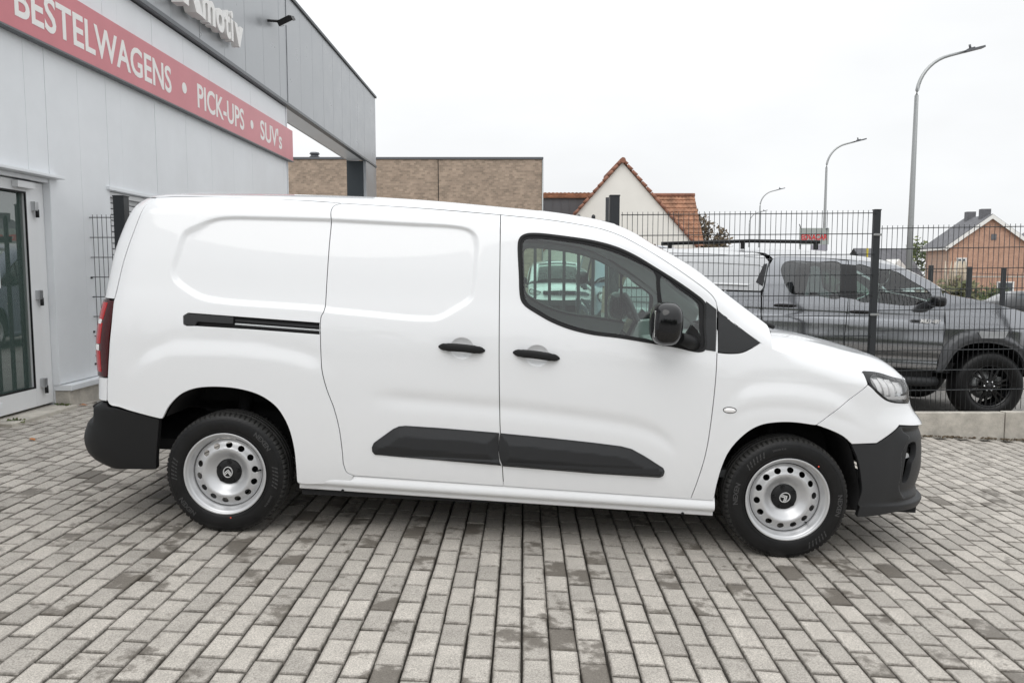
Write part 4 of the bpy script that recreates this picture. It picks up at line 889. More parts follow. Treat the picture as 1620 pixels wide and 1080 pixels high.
# inner shell closes the gaps, inner floor, bulkhead
P_SHELL = loop([(-.80, 1.76), (-.82, 1.3), (-.80, .62)], [(-.80, .62), (-.345, .62)], [(-.345, .62)] + [(a * 1.03, b + .012) for a, b in T_['arch_rear'][1:]], [(.40, .28), (2.585, .28)], [(2.585, .28)] + [(a, b + .012) for a, b in T_['arch_front'][1:]], [(3.269, .646), (3.40, .66), (3.38, .97)], [(3.38, .97), (2.95, 1.06), (2.76, 1.11), (2.55, 1.28), (2.50, 1.38), (2.2, 1.56), (2.0, 1.66), (1.6, 1.72), (.5, 1.765), (-.5, 1.76), (-.80, 1.76)], step=.03)
for sd in (-1, 1):
    panel('inner_shell', P_SHELL, M['dark'], van, S0, holes=[offset_loop(P_WIN, -.02)], off=-.034, gap=0, rim=False, grid=.06, side=sd)
under = MB()
under.box((1.475, 0, .235), (2.16, 1.66, .05)); under.box((-.56, 0, .42), (.40, 1.4, .06)); under.box((.0, 0, .62), (.75, 1.0, .05)); under.box((2.975, 0, .5), (.78, .92, .5)); under.box((3.55, 0, .22), (.5, 1.2, .05))
under.tube([(0, -.75, .318), (0, .75, .318)], .05, 10); under.tube([(2.975, -.75, .318), (2.975, .75, .318)], .03, 10)
under.build('underbody', M['well'], van)
MB().box((1.30, 0, .98), (.03, 1.42, 1.36)).build('bulkhead', M['inside'], van)
MB().box((2.1, 0, .42), (1.4, 1.6, .04)).build('cabin_floor', M['inside_dark'], van)
# roof, header and pillars: loft from the side seam over the roof
def roof_loft(name, cols, material, ymin_frac=0.0, nside=10, ncrown=14, drop=0.0, yfrom=1.0):
    rows = []
    for s in cols:
        xs0 = float(S0(np.array(s), np.array(1.7))[0]) if s < SR else s
        z0 = float(RS(s)); zt_ = float(ZT(max(s, -.42))); zmax = zt_ - RT * .0145
        z0 = min(z0, zmax - .004)
        col = []
        for j in range(nside + 1):
            u = (j / nside); z = z0 + (zmax - z0) * (1 - (1 - u) ** 1.7)
            p = S0(np.array(s), np.array(z)); col.append((float(p[0]), float(p[1]), float(p[2])))
        xe, ye, ze = col[-1]
        xt = xe if s >= SR else -.30
        for j in range(1, ncrown + 1):
            t = j / ncrown; y = ye * (1 - t * (1 - ymin_frac)); h = .1735 * ye / 2 * (1 - (y / max(ye, 1e-6)) ** 2)
            col.append((xe + (xt - xe) * t, y, ze + h))
        rows.append(col)
    return np.array(rows)
def loft_obj(name, G_, material, parent, mirror=True, flip=False):
    a, b, _ = G_.shape; v = G_.reshape(-1, 3)
    f = [(i * b + j, (i + 1) * b + j, (i + 1) * b + j + 1, i * b + j + 1) for i in range(a - 1) for j in range(b - 1)]
    m = MB(); m.add([(p[0], -p[1], p[2]) for p in v], f, smooth=True)
    if mirror: m.add([tuple(p) for p in v], f, smooth=True)
    o = m.build(name, material, parent)
    bm = bmesh.new(); bm.from_mesh(o.data); bmesh.ops.remove_doubles(bm, verts=bm.verts[:], dist=1e-4); bmesh.ops.recalc_face_normals(bm, faces=bm.faces[:])
    bm.to_mesh(o.data); bm.free(); o.data.polygons.foreach_set('use_smooth', [True] * len(o.data.polygons))
    return o
XH = 2.04
cols = np.concatenate([np.linspace(SMIN, SR, 60), np.linspace(SR, XH, 130)[1:]])
roof = loft_obj('roof', roof_loft('roof', cols, None), M['paint'], van)
colw = np.linspace(XH, 2.84, 70)
Gp = roof_loft('p', colw, None, ncrown=14)
pil = loft_obj('windscreen_pillar', Gp[:, :13], M['paint'], van, mirror=False)
loft_obj('windscreen_pillar', Gp[:, :13] * np.array([1, -1, 1]), M['paint'], van, mirror=False)
loft_obj('windscreen', Gp[:, 12:] - np.array([0, 0, .004]), M['screen_glass'], van)
hlr = roof_loft('h', np.linspace(1.38, XH + .10, 30), None, nside=6, ncrown=8)
loft_obj('headliner', hlr * np.array([1, .95, 1]) - np.array([0, 0, .055]), M['inside_light'], van)
Gq = roof_loft('p', colw, None, ncrown=14)[:, :13] * np.array([1, .955, 1]) - np.array([.03, 0, .03])
loft_obj('pillar_trim', Gq, M['inside_light'], pil, mirror=False); loft_obj('pillar_trim', Gq * np.array([1, -1, 1]), M['inside_light'], pil, mirror=False)
ant = MB(); ant.prism([(1.97, 0), (2.10, 0), (2.075, .03), (2.02, .062), (2.0, .06)], -.018, .018, M=Matrix.Translation((.05, .25, 1.745))); ant.build('aerial', M['trim'], roof)
# bonnet and cowl
def bonnet_grid(inset=0.0):
    side = dens(T_['fender_top'] + [(3.54, 1.006), (3.66, .982), (3.80, .962), (3.93, .940)], .012)
    n = len(side); t = np.linspace(0, 1, n)
    cx = hermite([0, .25, .6, .85, 1], [3.0, 3.22, 3.52, 3.69, 3.745]); cz = hermite([0, .25, .6, .85, 1], [1.175, 1.150, 1.085, 1.03, .962])
    pe, _ = surf_eval(S0, side[:, 0], side[:, 1], 0.0)
    rows = []
    for i in range(n):
        r = []
        for k in range(19):
            q = k / 18; a = 1 - (1 - q) ** 1.9; b = 1 - (1 - q) ** 2.6
            bulge = .010 * math.exp(-((q - .33) / .10) ** 2) * math.sin(min(1, t[i] * 1.2) * math.pi)
            r.append((pe[i, 0] + (float(cx(t[i])) - pe[i, 0]) * a, pe[i, 1] * (1 - q), pe[i, 2] + (float(cz(t[i])) - pe[i, 2]) * b + bulge))
        rows.append(r)
    return np.array(rows)
HG = bonnet_grid()
HG[:, 0, 2] -= .012; HG[:, 0, 1] -= .003
bonnet = loft_obj('bonnet', HG, M['paint'], van)
cw = MB(); v = []
for k in range(-14, 15):
    q = abs(k) / 14; x0 = 2.80 + .14 * (1 - q ** 2.2); x1 = 2.815 + .20 * (1 - q ** 2)
    y = k / 14 * .80; v += [(x0 - .02, y, 1.225 - .085 * q ** 2.5), (x1 + .03, y, 1.168 - .045 * q ** 2.5), (x1 + .05, y, 1.10)]
cw.add(v, [(i * 3 + j, i * 3 + j + 1, i * 3 + j + 4, i * 3 + j + 3) for i in range(28) for j in range(2)], smooth=True)
cowl = cw.build('cowl', M['trim'], van)
for y0, y1 in ((-.60, .02), (.02, .62)):
    MB().tube([(2.93, y0, 1.205), (2.82, (y0 + y1) / 2, 1.275), (2.80, y1 - .03, 1.29)], [.012, .009, .006], 8).build('wiper', M['trim'], cowl)
# nose emblem: ring and two chevrons
def emblem(parent, mtx, r, m_ring, chev=True):
    a = MB(); seg = 28
    pts = [(r * .86 * math.cos(2 * math.pi * k / seg), r * math.sin(2 * math.pi * k / seg)) for k in range(seg)]
    v = []
    for p in pts:
        for sc_, h in ((1.0, 0), (1.0, .006), (.86, .006), (.86, 0)): v.append((p[0] * sc_, -h, p[1] * sc_))
    a.add(v, [(i * 4 + j, i * 4 + (j + 1) % 4, ((i + 1) % seg) * 4 + (j + 1) % 4, ((i + 1) % seg) * 4 + j) for i in range(seg) for j in range(4)], mtx)
    for dz in (.02, -.36):
        w, h, t = .60 * r, .48 * r, .24 * r; z = dz * r
        a.prism([(-w, z - .12 * r), (0, z + h), (w, z - .12 * r), (w, z - .12 * r - t), (0, z + h - t), (-w, z - .12 * r - t)], -.006, 0, 'y', mtx)
    return a.build('emblem', m_ring, parent)
EMB = emblem(nose, Matrix.Translation((3.775, 0, .865)) @ Matrix.Rotation(rad(90), 4, 'Z') @ Matrix.Translation((0, -.02, 0)), .075, M['logo'])
# cabin
ds = MB(); ds.prism([(2.30, .60), (2.24, .98), (2.32, 1.07), (2.48, 1.10), (2.80, 1.09), (2.92, 1.02), (2.92, .86), (2.52, .82), (2.50, .60)], -.76, .76); ds.prism([(2.25, 1.02), (2.30, 1.16), (2.42, 1.175), (2.50, 1.10)], .18, .60)
dash = ds.build('dashboard', M['inside'], van)
MB().box((2.20, .02, 1.10), (.025, .26, .17), Matrix.Translation((2.2, 0, 1.1)) @ Matrix.Rotation(rad(24), 4, 'Y') @ Matrix.Translation((-2.2, 0, -1.1)), bev=0).build('screen', M['gloss_black'], dash)
st = MB(); Ms = Matrix.Translation((2.30, .40, 1.16)) @ Matrix.Rotation(rad(-24), 4, 'Y')
ring = [(.0 + .018 * math.cos(a), .18 + .018 * math.sin(a)) for a in np.linspace(0, 2 * math.pi, 13)]
st.lathe([(r, h) for h, r in ring], 40, 'x', True, Ms); st.box((0, 0, 0), (.04, .14, .10), Ms); st.box((0, 0, .0), (.025, .34, .03), Ms); st.tube([Ms @ Vector((.02, 0, 0)), Ms @ Vector((.25, 0, -.05))], .035, 10)
st.build('steering_wheel', M['inside_dark'], van)
for y0 in (-.40, .40):
    sb = MB()
    sb.sphere((1.74, y0, .72), (.28, .25, .12), 20, 12, .6)
    sb.sphere((1.48, y0, .98), (.10, .25, .36), 20, 14, .6); sb.sphere((1.43, y0, 1.36), (.05, .13, .10), 16, 10, .7)
    sb.build('seat', M['seat'], van)
# wheels
CACHE = {}
def tyre_mesh():
    prof = []
    for y, r in [(-.078, .205), (-.088, .214), (-.096, .226), (-.1025, .250), (-.103, .268), (-.100, .288), (-.095, .302), (-.090, .311), (-.082, .319), (-.070, .3235), (-.058, .3250), (-.050, .3255), (-.047, .3175), (-.040, .3175), (-.037, .3258), (-.016, .3262), (-.013, .318), (-.005, .318), (-.002, .3262), (.018, .326), (.021, .318), (.029, .318), (.032, .3258), (.055, .325), (.070, .3235), (.082, .319), (.090, .311), (.1, .288), (.1025, .25), (.088, .214), (.078, .205)]:
        prof.append((r, y))
    prof_all = prof; prof = [p for p in prof_all]
    n = 288; m = len(prof); v = []; f = []; f2 = []
    for k in range(n):
        a = 2 * math.pi * k / n; ph = k % 4
        for r, y in prof:
            rr = r
            if r > .3085 and abs(y) > .049 and ph == 0: rr -= .009 if r > .3115 else .003
            if .26 < r < .304 and abs(y) > .09: rr = r
            v.append((rr * math.cos(a), y, rr * math.sin(a)))
    isT = [prof[i][0] > .3105 and prof[i + 1][0] > .3105 for i in range(m - 1)]
    for k in range(n):
        for i in range(m - 1): (f2 if isT[i] else f).append((k * m + i, ((k + 1) % n) * m + i, ((k + 1) % n) * m + i + 1, k * m + i + 1))
    mb = MB(); mb.add(v, f, smooth=True); CACHE['tread_geo'] = (v, f2)
    # raised rings and block marks on the sidewall
    for r0 in (.2335, .2915):
        mb.lathe([(r0 - .001, -.1020 if r0 < .25 else -.0985), (r0, -.1045 if r0 < .25 else -.1008), (r0 + .001, -.1020 if r0 < .25 else -.0985)], 120, 'y', True)
    return mb
def steel_disc():
    a = np.linspace(0, 2 * math.pi, 120)[:-1]
    outl = np.stack([.1822 * np.cos(a), .1822 * np.sin(a)], 1)
    hol = []
    for k in range(14):
        c = 2 * math.pi * (k + .5) / 14; t = np.linspace(0, 2 * math.pi, 22)[:-1]
        rr, tt = .0165 * np.cos(t), .0190 * np.sin(t)
        hol.append(np.stack([(.1515 + rr) * math.cos(c) - tt * math.sin(c), (.1515 + rr) * math.sin(c) + tt * math.cos(c)], 1))
    H = hermite([0, .066, .078, .092, .108, .120, .128, .138, .158, .172, .184], [-.034, -.034, -.030, -.020, -.006, .0025, .004, .000, -.006, -.013, -.024])
    Sd = lambda s, z: np.stack([s, H(np.hypot(s, z)) - .028, z], -1)
    return outl, hol, Sd
outl, hol, Sd = steel_disc()
def make_wheel(sd, rot, text_ang):
    bar = MB()
    bar.lathe([(.198, .09), (.19, .05), (.186, .02), (.186, -.045), (.1875, -.056), (.1905, -.061), (.1955, -.066), (.2005, -.079), (.2065, -.087), (.212, -.0885), (.2165, -.0905), (.2200, -.0965), (.2212, -.0995), (.2190, -.1015), (.2140, -.1010), (.2105, -.0985)], 96, 'y', True)
    w = bar.build('wheel', M['steel_rim'], van)
    if 'tyre' not in CACHE:
        ty = CACHE['tyre'] = tyre_mesh().build('tyre', M['tyre'], w); CACHE['tread'] = MB().add(*CACHE['tread_geo']).build('tread', M['tread'], w)
    else:
        for key in ('tyre', 'tread'): ty = CACHE[key].copy(); COL.objects.link(ty); ty.parent = w
    Soff = lambda s, z: Sd(s, z) * np.array([1, 1, 1]) + np.array([0, .098, 0])
    d = panel('wheel_disc', outl, M['steel_rim'], w, Soff, holes=hol, off=0, gap=0, thick=.006, grid=.008, side=-1)
    cap = MB(); cap.lathe([(0, -.052), (.030, -.053), (.045, -.050), (.062, -.046), (.068, -.040), (.070, -.03), (.070, -.022)], 40, 'y', True)
    for k in range(5):
        c = 2 * math.pi * k / 5 + .3
        cap.lathe([(0, -.008), (.006, -.007), (.0085, .004)], 6, 'y', False, Matrix.Translation((.053 * math.cos(c), -.049, .053 * math.sin(c))))
        cap.lathe([(.010, .006), (.0125, .0015), (.0145, .004)], 16, 'y', True, Matrix.Translation((.053 * math.cos(c), -.052, .053 * math.sin(c))))
    hc = cap.build('hub_cap', M['trim'], w)
    emblem(hc, Matrix.Translation((0, -.053, 0)), .030, M['logo'])
    vs = MB().tube([(.176, -.055, .03), (.166, -.078, .03)], .0045, 8); vs.build('valve', M['rubber'], w)
    # maker's lettering and size marks moulded in the sidewall
    def arc_text(txt, ang, r0, h, span, m_):
        v, f = text_mesh(txt, 1.0, .02, .02)
        x0, x1 = v[:, 0].min(), v[:, 0].max(); b1 = v[:, 1].max()
        th = ang - (v[:, 0] - x0) / (x1 - x0) * span; r = r0 + v[:, 1] / b1 * h
        q = np.stack([r * np.cos(th), -.1022 - .03 * (v[:, 2] + .02) + np.clip(r - .275, 0, 1) * .14, r * np.sin(th)], 1)
        return mesh_obj('sidewall_lettering', q, f, m_, w)
    arc_text('NEXEN', text_ang, .262, .024, .42, M['tyre_text']); arc_text('NEXEN', text_ang + math.pi, .262, .024, .42, M['tyre_text'])
    arc_text('205/60 R16', text_ang - 1.35, .268, .010, .26, M['tyre_text'])
    zz = MB()
    for base in (text_ang - .75, text_ang + 2.35):
        for k in range(6):
            c0 = base - k * .075; q = []
            for dr, da in ((.256, 0), (.286, .05), (.286, .075), (.256, .025)): q.append((dr * math.cos(c0 - da), -.1035 + max(0, dr - .275) * .14, dr * math.sin(c0 - da)))
            zz.add(q, [(0, 1, 2, 3)])
    zz.build('sidewall_blocks', M['tyre_text'], w)
    dm = MB().lathe([(0, -.1042), (.004, -.1042), (.0045, -.1025)], 12, 'y', False, Matrix.Translation((.236 * math.cos(text_ang + 3.9), .0, .236 * math.sin(text_ang + 3.9)))); dm.build('paint_dot', M['orange_dot'], w)
    w.rotation_euler = (0, rot, 0) if sd < 0 else (0, rot, math.pi)
    return w
for x, rot, ta in ((0, .06, 1.02), (2.975, 1.0, 4.28)):
    for sd in (-1, 1):
        w = make_wheel(sd, rot, ta); w.location = (x, sd * .80, .320)
br = MB(); br.box((2.84, -.66, .69), (.06, .05, .03), bev=.004).tube([(2.81, -.66, .70), (2.87, -.66, .70)], .016, 10); br.build('hose_bracket', M['alu'], van)

# ------------------------------------------------------------------ grey pickup behind the fence (x forward from its front axle)
PU_M = Matrix.Translation((5.350, 9.600, -.270)) @ Matrix.Rotation(-.025, 4, 'Z') @ Matrix.Rotation(.047, 4, 'Y')
pu = empty('grey_pickup'); pu.matrix_world = PU_M
tag(pu, 'dark grey double-cab pickup with canopy and black alloy wheels behind the mesh fence', 'pickup')
WPU = hermite([.3, .45, .6, .8, 1.0, 1.12, 1.25, 1.45, 1.65, 1.80, 1.9], [.86, .90, .925, .93, .925, .90, .86, .80, .73, .64, .55])
def SP(s, z):
    s = np.asarray(s, float); z = np.asarray(z, float) + 0 * s
    t = np.clip((s - .1) / .9, 0, 1); return np.stack([s, WPU(z) * (1 - .35 * t ** 2.5), z], -1)
FO = [(-.615, .52), (-.598, .601), (-.582, .75), (-.535, .85), (-.446, .936), (-.353, .982), (-.21, 1.01), (-.049, 1.005), (.116, .960), (.235, .900), (.36, .80), (.45, .65), (.46, .52)]
FI = [(-.54, .52), (-.495, .614), (-.425, .745), (-.309, .835), (-.103, .872), (.076, .856), (.245, .79), (.344, .679), (.40, .52)]
arch_r = [(-3.085 + a, b) for a, b in FI]
C_REAR = [(-2.45, 1.695), (-2.508, 1.586), (-2.554, 1.363), (-2.578, 1.293), (-2.581, .56)]
C_ROOF = [(-2.45, 1.695), (-2.40, 1.715), (-2.331, 1.722), (-1.959, 1.73), (-1.303, 1.707), (-1.071, 1.678), (-.921, 1.619), (-.669, 1.50), (-.469, 1.379)]
F_TOP = [(-.469, 1.379), (-.161, 1.337), (.094, 1.284), (.322, 1.230), (.60, 1.15), (.85, 1.06)]
W_R = ccw(dens([(-2.368, 1.565), (-2.353, 1.618), (-2.324, 1.654), (-2.256, 1.676), (-1.966, 1.679), (-1.69, 1.673), (-1.708, 1.295), (-1.982, 1.300), (-2.242, 1.308), (-2.289, 1.35), (-2.344, 1.474)], .02, closed=True))
W_F = ccw(dens([(-1.514, 1.666), (-1.325, 1.640), (-1.079, 1.612), (-.928, 1.527), (-.720, 1.404), (-.691, 1.356), (-.839, 1.263), (-.944, 1.240), (-1.306, 1.257), (-1.526, 1.277)], .02, closed=True))
B_P = loop([(-1.69, 1.673), (-1.514, 1.666)], [(-1.514, 1.666), (-1.526, 1.277)], [(-1.526, 1.277), (-1.708, 1.295)], [(-1.708, 1.295), (-1.69, 1.673)])
P_CAB = loop(C_REAR, [(-2.581, .56), (-1.65, .555)], [(-1.65, .555), (-1.667, .882), (-1.634, 1.194), (-1.601, 1.712)], [(-1.601, 1.712)] + C_ROOF[:4][::-1])
P_CABF = loop([(-1.595, 1.712), (-1.628, 1.194), (-1.661, .882), (-1.645, .555)], [(-1.645, .555), (-.62, .53)], [(-.615, .53), (-.592, .725), (-.564, .988), (-.557, 1.297), (-.585, 1.44)], [(-.585, 1.44), (-.669, 1.50), (-.921, 1.619), (-1.071, 1.678), (-1.303, 1.707), (-1.595, 1.718)])
P_PFEN = loop([(-.552, 1.297), (-.559, .988), (-.587, .725), (-.610, .53)], FO[1:], [(.46, .52), (.86, .52)], [(.86, .52), (.86, 1.06)], F_TOP[::-1], [(-.469, 1.379), (-.552, 1.40), (-.552, 1.297)])
P_BED = loop([(-4.20, 1.28), (-4.20, .62)], [(-4.20, .62), (-3.63, .58)], arch_r, [(-2.68, .56), (-2.598, .56)], [(-2.598, .56), (-2.598, 1.31)], [(-2.598, 1.31), (-4.20, 1.28)])
P_CAN = loop([(-4.15, 1.30), (-2.60, 1.325)], [(-2.60, 1.325), (-2.573, 1.36), (-2.520, 1.60), (-2.500, 1.66), (-2.53, 1.70)], [(-2.53, 1.70), (-3.1, 1.715), (-3.9, 1.69), (-4.0, 1.67)], [(-4.0, 1.67), (-4.15, 1.30)])
W_C = ccw(dens([(-3.85, 1.40), (-3.139, 1.395), (-2.690, 1.405), (-2.595, 1.615), (-3.2, 1.618), (-3.75, 1.60)], .02, smooth=False, closed=True))
prel = lambda q: -.014 * np.exp(-((q[:, 1] - 1.10) / .05) ** 2) + .012 * np.exp(-((q[:, 1] - .80) / .12) ** 2) - .012 * np.exp(-((q[:, 1] - .66) / .05) ** 2)
for sd in (-1, 1):
    kw = dict(S=SP, side=sd, grid=.035, gap=.003)
    rd = panel('rear_door', P_CAB, M['grey_paint'], pu, holes=[W_R], off=prel, **kw)
    panel('side_window', W_R, M['dark_glass'], rd, off=-.008, side=sd, S=SP, rim=False, gap=-.004, grid=.08)
    fd = panel('front_door', P_CABF, M['grey_paint'], pu, holes=[W_F], off=prel, **kw)
    panel('side_window', W_F, M['car_glass'], fd, off=-.008, side=sd, S=SP, rim=False, gap=-.004, grid=.08)
    panel('window_pillar', B_P, M['gloss_black'], pu, off=.004, **kw)
    panel('front_fender', P_PFEN, M['grey_paint'], pu, off=lambda q: 0 * q[:, 0], **kw)
    panel('bed_side', P_BED, M['grey_paint'], pu, off=prel, **kw)
    cn = panel('canopy_side', P_CAN, M['silver_paint'], pu, holes=[W_C], off=-.004, **kw)
    panel('canopy_window', W_C, M['silver_paint'], cn, off=-.014, side=sd, S=SP, rim=False, gap=-.004, grid=.08)
    panel('canopy_glass', loop([(-2.655, 1.42), (-2.575, 1.375)], [(-2.575, 1.375), (-2.515, 1.64)], [(-2.515, 1.64), (-2.56, 1.63)], [(-2.56, 1.63), (-2.655, 1.42)]), M['gloss_black'], cn, off=.0, **kw)
    panel('canopy_rail', loop([(-3.95, 1.385), (-2.72, 1.395)], [(-2.72, 1.395), (-2.74, 1.375)], [(-2.74, 1.375), (-3.95, 1.365)], [(-3.95, 1.365), (-3.95, 1.385)]), M['logo'], cn, off=.02, **kw)
    for dx, nm in ((0, 'front'), (-3.085, 'rear')):
        fo = [(a + dx, b) for a, b in FO]; fi = [(a + dx, b) for a, b in FI]
        fl_ = loop(fo, [fo[-1], fi[-1]], fi[::-1], [fi[0], fo[0]], step=.03)
        panel('wheel_flare', fl_, M['flare'], pu, off=lambda q: .004 + .040 * sstep(0, .05, dist(fl_, q)), side=sd, S=SP, gap=0, thick=.05, grid=.03)
        P_ = dens(fi, .05); n = len(P_); m = MB()
        m.add([(p[0], sd * .90, p[1]) for p in P_] + [(p[0], sd * .45, p[1]) for p in P_], [(i, i + 1, i + 1 + n, i + n) for i in range(n - 1)], smooth=True)
        m.add([(p[0], sd * .45, p[1]) for p in P_], [tuple(range(n))]); m.build('wheel_well', M['well'], pu)
    panel('flare_plate', loop([(-.225, .993), (.104, 1.004)], [(.104, 1.004), (.069, .929)], [(.069, .929), (-.179, .920)], [(-.179, .920), (-.225, .993)]), M['silver_paint'], pu, off=.050, side=sd, S=SP, gap=0, grid=.03)
    for (a, z) in ((-2.33, 1.178), (-1.486, 1.145)):
        MB().sphere((a, sd * (float(WPU(z)) + .018), z), (.125, .018, .019), 20, 10, .7).build('handle', M['gloss_black'], rd if a < -2 else fd)
    mi = MB().sphere((-.735, sd * 1.03, 1.305), (.07, .125, .062), 20, 12, .6).build('mirror', M['gloss_black'], fd)
    MB().tube([(-.70, sd * .88, 1.255), (-.72, sd * .96, 1.27)], .03, 10).build('mirror_foot', M['trim'], mi)
    MB().tube([(-2.35, sd * .93, .40), (-.70, sd * .93, .40), (-.60, sd * .88, .41)], .052, 12).box((-1.5, sd * .80, .43), (1.7, .2, .03)).build('side_step', M['trim_grey'], pu)
    MB().box((-1.60, sd * .83, .50), (1.95, .06, .12)).build('sill', M['trim'], pu)
v, f = text_mesh('MILD 48V', 1.0, .02, .03, shear=.3)
x0, x1, y1 = v[:, 0].min(), v[:, 0].max(), v[:, 1].max()
q = np.stack([-.838 + (v[:, 0] - x0) / (x1 - x0) * .226, -WPU(1.07 + v[:, 1] * .04) - .006 - .1 * (v[:, 2] + .02), 1.060 + v[:, 1] / y1 * .040], 1)
mesh_obj('door_lettering', q, f, M['sign_white'], pu)
# roofs, bonnet, nose, tail
def strips(name, edge, crown, m, parent, S=SP, n=14, drop=0.0):
    E_ = dens(edge, .05); pe, _ = surf_eval(S, E_[:, 0], E_[:, 1], 0.0); t = np.linspace(0, 1, len(E_)); G_ = []
    for i, p in enumerate(pe):
        cxp, czp = crown(p[0], p[2], t[i]); G_.append([(p[0] + (cxp - p[0]) * (k / n), p[1] * (1 - k / n), p[2] + (czp - p[2]) * (1 - (1 - k / n) ** 2.6) - drop) for k in range(n + 1)])
    return loft_obj(name, np.array(G_), m, parent)
strips('cab_roof', C_ROOF[:6], lambda x, z, t: (x, z + .085), M['grey_paint'], pu)
strips('windscreen', C_ROOF[5:], lambda x, z, t: (x + .04 + .24 * t, z + .085 - .03 * t), M['screen_glass'], pu)
strips('bonnet', F_TOP, lambda x, z, t: (x + .28 * (1 - t) + .12 * t, z + .015), M['grey_paint'], pu)
strips('canopy_roof', [(-2.53, 1.70), (-3.1, 1.715), (-3.9, 1.69), (-4.0, 1.67)], lambda x, z, t: (x, z + .07), M['silver_paint'], pu)
MB().prism([(.86, .50), (.86, 1.06), (.93, .98), (.97, .80), (.96, .50), (.90, .42)], -.60, .60).build('grille', M['gloss_black'], pu)
MB().box((-4.21, 0, .93), (.03, 1.6, .70), bev=.01).build('tailgate', M['grey_paint'], pu)
MB().prism([(-4.15, 1.29), (-4.0, 1.66), (-3.97, 1.66), (-4.11, 1.29)], -.76, .76).build('canopy_rear_window', M['dark_glass'], pu)
MB().box((-2.57, 0, 1.1), (.03, 1.5, 1.0)).build('cab_back', M['inside_dark'], pu)
MB().box((-1.7, 0, .55), (5.0, 1.5, .12)).tube([(0, -.8, .385), (0, .8, .385)], .05, 10).tube([(-3.085, -.8, .385), (-3.085, .8, .385)], .06, 10).build('chassis', M['well'], pu)
MB().prism([(-.75, .7), (-.80, 1.02), (-.55, 1.08), (-.35, 1.10), (-.35, .7)], -.75, .75).build('dashboard', M['inside_dark'], pu)
for xx in (-1.55, -2.40):
    for y0 in (-.36, .36): MB().sphere((xx, y0, .90), (.10, .24, .32), 14, 10, .6).sphere((xx - .03, y0, 1.26), (.05, .12, .07), 12, 8, .7).build('seat', M['seat'], pu)
def alloy_wheel(parent, x, sd):
    tb = MB(); tb.lathe([(.225, .09), (.24, .115), (.28, .132), (.33, .130), (.365, .115), (.384, .09), (.388, .05), (.389, 0), (.388, -.05), (.384, -.09), (.365, -.115), (.33, -.130), (.28, -.132), (.24, -.115), (.228, -.09)], 72, 'y', True)
    w = tb.build('wheel', M['tyre'], parent); w.location = (x, sd * .80, .385)
    rm = MB(); rm.lathe([(.20, .08), (.205, -.03), (.222, -.085), (.236, -.104), (.238, -.112), (.230, -.112), (.222, -.10)], 64, 'y', True)
    for k in range(12):
        c = 2 * math.pi * k / 12 + (.10 if k % 2 else -.10)
        rm.prism([(.05, -.014), (.225, -.011), (.225, .011), (.05, .014)], -.095, -.07, 'y', Matrix.Rotation(c, 4, 'Y'))
    rm.lathe([(0, -.10), (.035, -.10), (.06, -.092), (.075, -.08), (.075, -.03)], 24, 'y', True)
    rm.build('rim', M['gloss_black'], w)
    MB().lathe([(0, -.106), (.028, -.105), (.032, -.098)], 20, 'y', True).build('hub_cap', M['trim_grey'], w)
    for k in range(6): MB().lathe([(0, -.108), (.010, -.106), (.011, -.085)], 8, 'y', True, Matrix.Translation((.055 * math.cos(k * 1.047), 0, .055 * math.sin(k * 1.047)))).build('wheel_nut', M['chrome'], w)
    MB().lathe([(.05, .0), (.16, 0), (.16, .02), (.05, .02)], 40, 'y', True).box((.14, .0, .04), (.05, .06, .12)).build('brake_disc', M['galv'], w)
    w.rotation_euler = (0, 0, 0 if sd < 0 else math.pi)
for x in (0, -3.085):
    for sd in (-1, 1): alloy_wheel(pu, x, sd)

# ------------------------------------------------------------------ more vans parked in the yard, same kind of body
def other_van(x, y, rz, label, paint, group='vans parked in the yard behind the fence', rail=False, diamond=False, name='parked_van', scale=1.0):
    r = copy_tree(van); r.name = name
    r.matrix_world = Matrix.Translation((x, y, zg(x, y))) @ Matrix.Rotation(rz, 4, 'Z') @ Matrix.Translation((-1.5 * scale, 0, 0)) @ Matrix.Scale(scale, 4)
    for k in list(r.keys()): del r[k]
    tag(r, label, 'van', group)
    if paint:
        def walk(o):
            for ch in o.children:
                if ch.type == 'MESH' and ch.data.materials and ch.data.materials[0] == M['paint']:
                    ch.material_slots[0].link = 'OBJECT'; ch.material_slots[0].material = paint
                walk(ch)
        walk(r)
    return r
wv = other_van(4.55, 12.45, -.03, 'pale silver van with a long black roof rail standing behind the grey pickup', M['silver_paint'], scale=1.08)
rl = MB(); rl.tube([(-.62, -.62, 1.90), (.6, -.64, 1.935), (1.55, -.64, 1.92)], .025, 8).box((-.5, -.62, 1.85), (.05, .05, .09)).box((.5, -.63, 1.87), (.05, .05, .09)).box((1.5, -.63, 1.86), (.05, .05, .09)).build('roof_rail', M['trim'], wv)
bv = other_van(2.62, 16.8, rad(-90), 'slate blue van facing the camera, half hidden beyond the white van windscreen', M['blue_paint'], scale=1.17)
rv = other_van(1.38, 24.6, rad(-90), 'white van facing the camera behind the gate, seen through the door glass', None)
for o in list(rv.children):
    if o.name.startswith('nose_panel'):
        for c in list(o.children):
            if c.name.startswith('emblem'): bpy.data.objects.remove(c)
        nose_r = o
dm = MB(); 
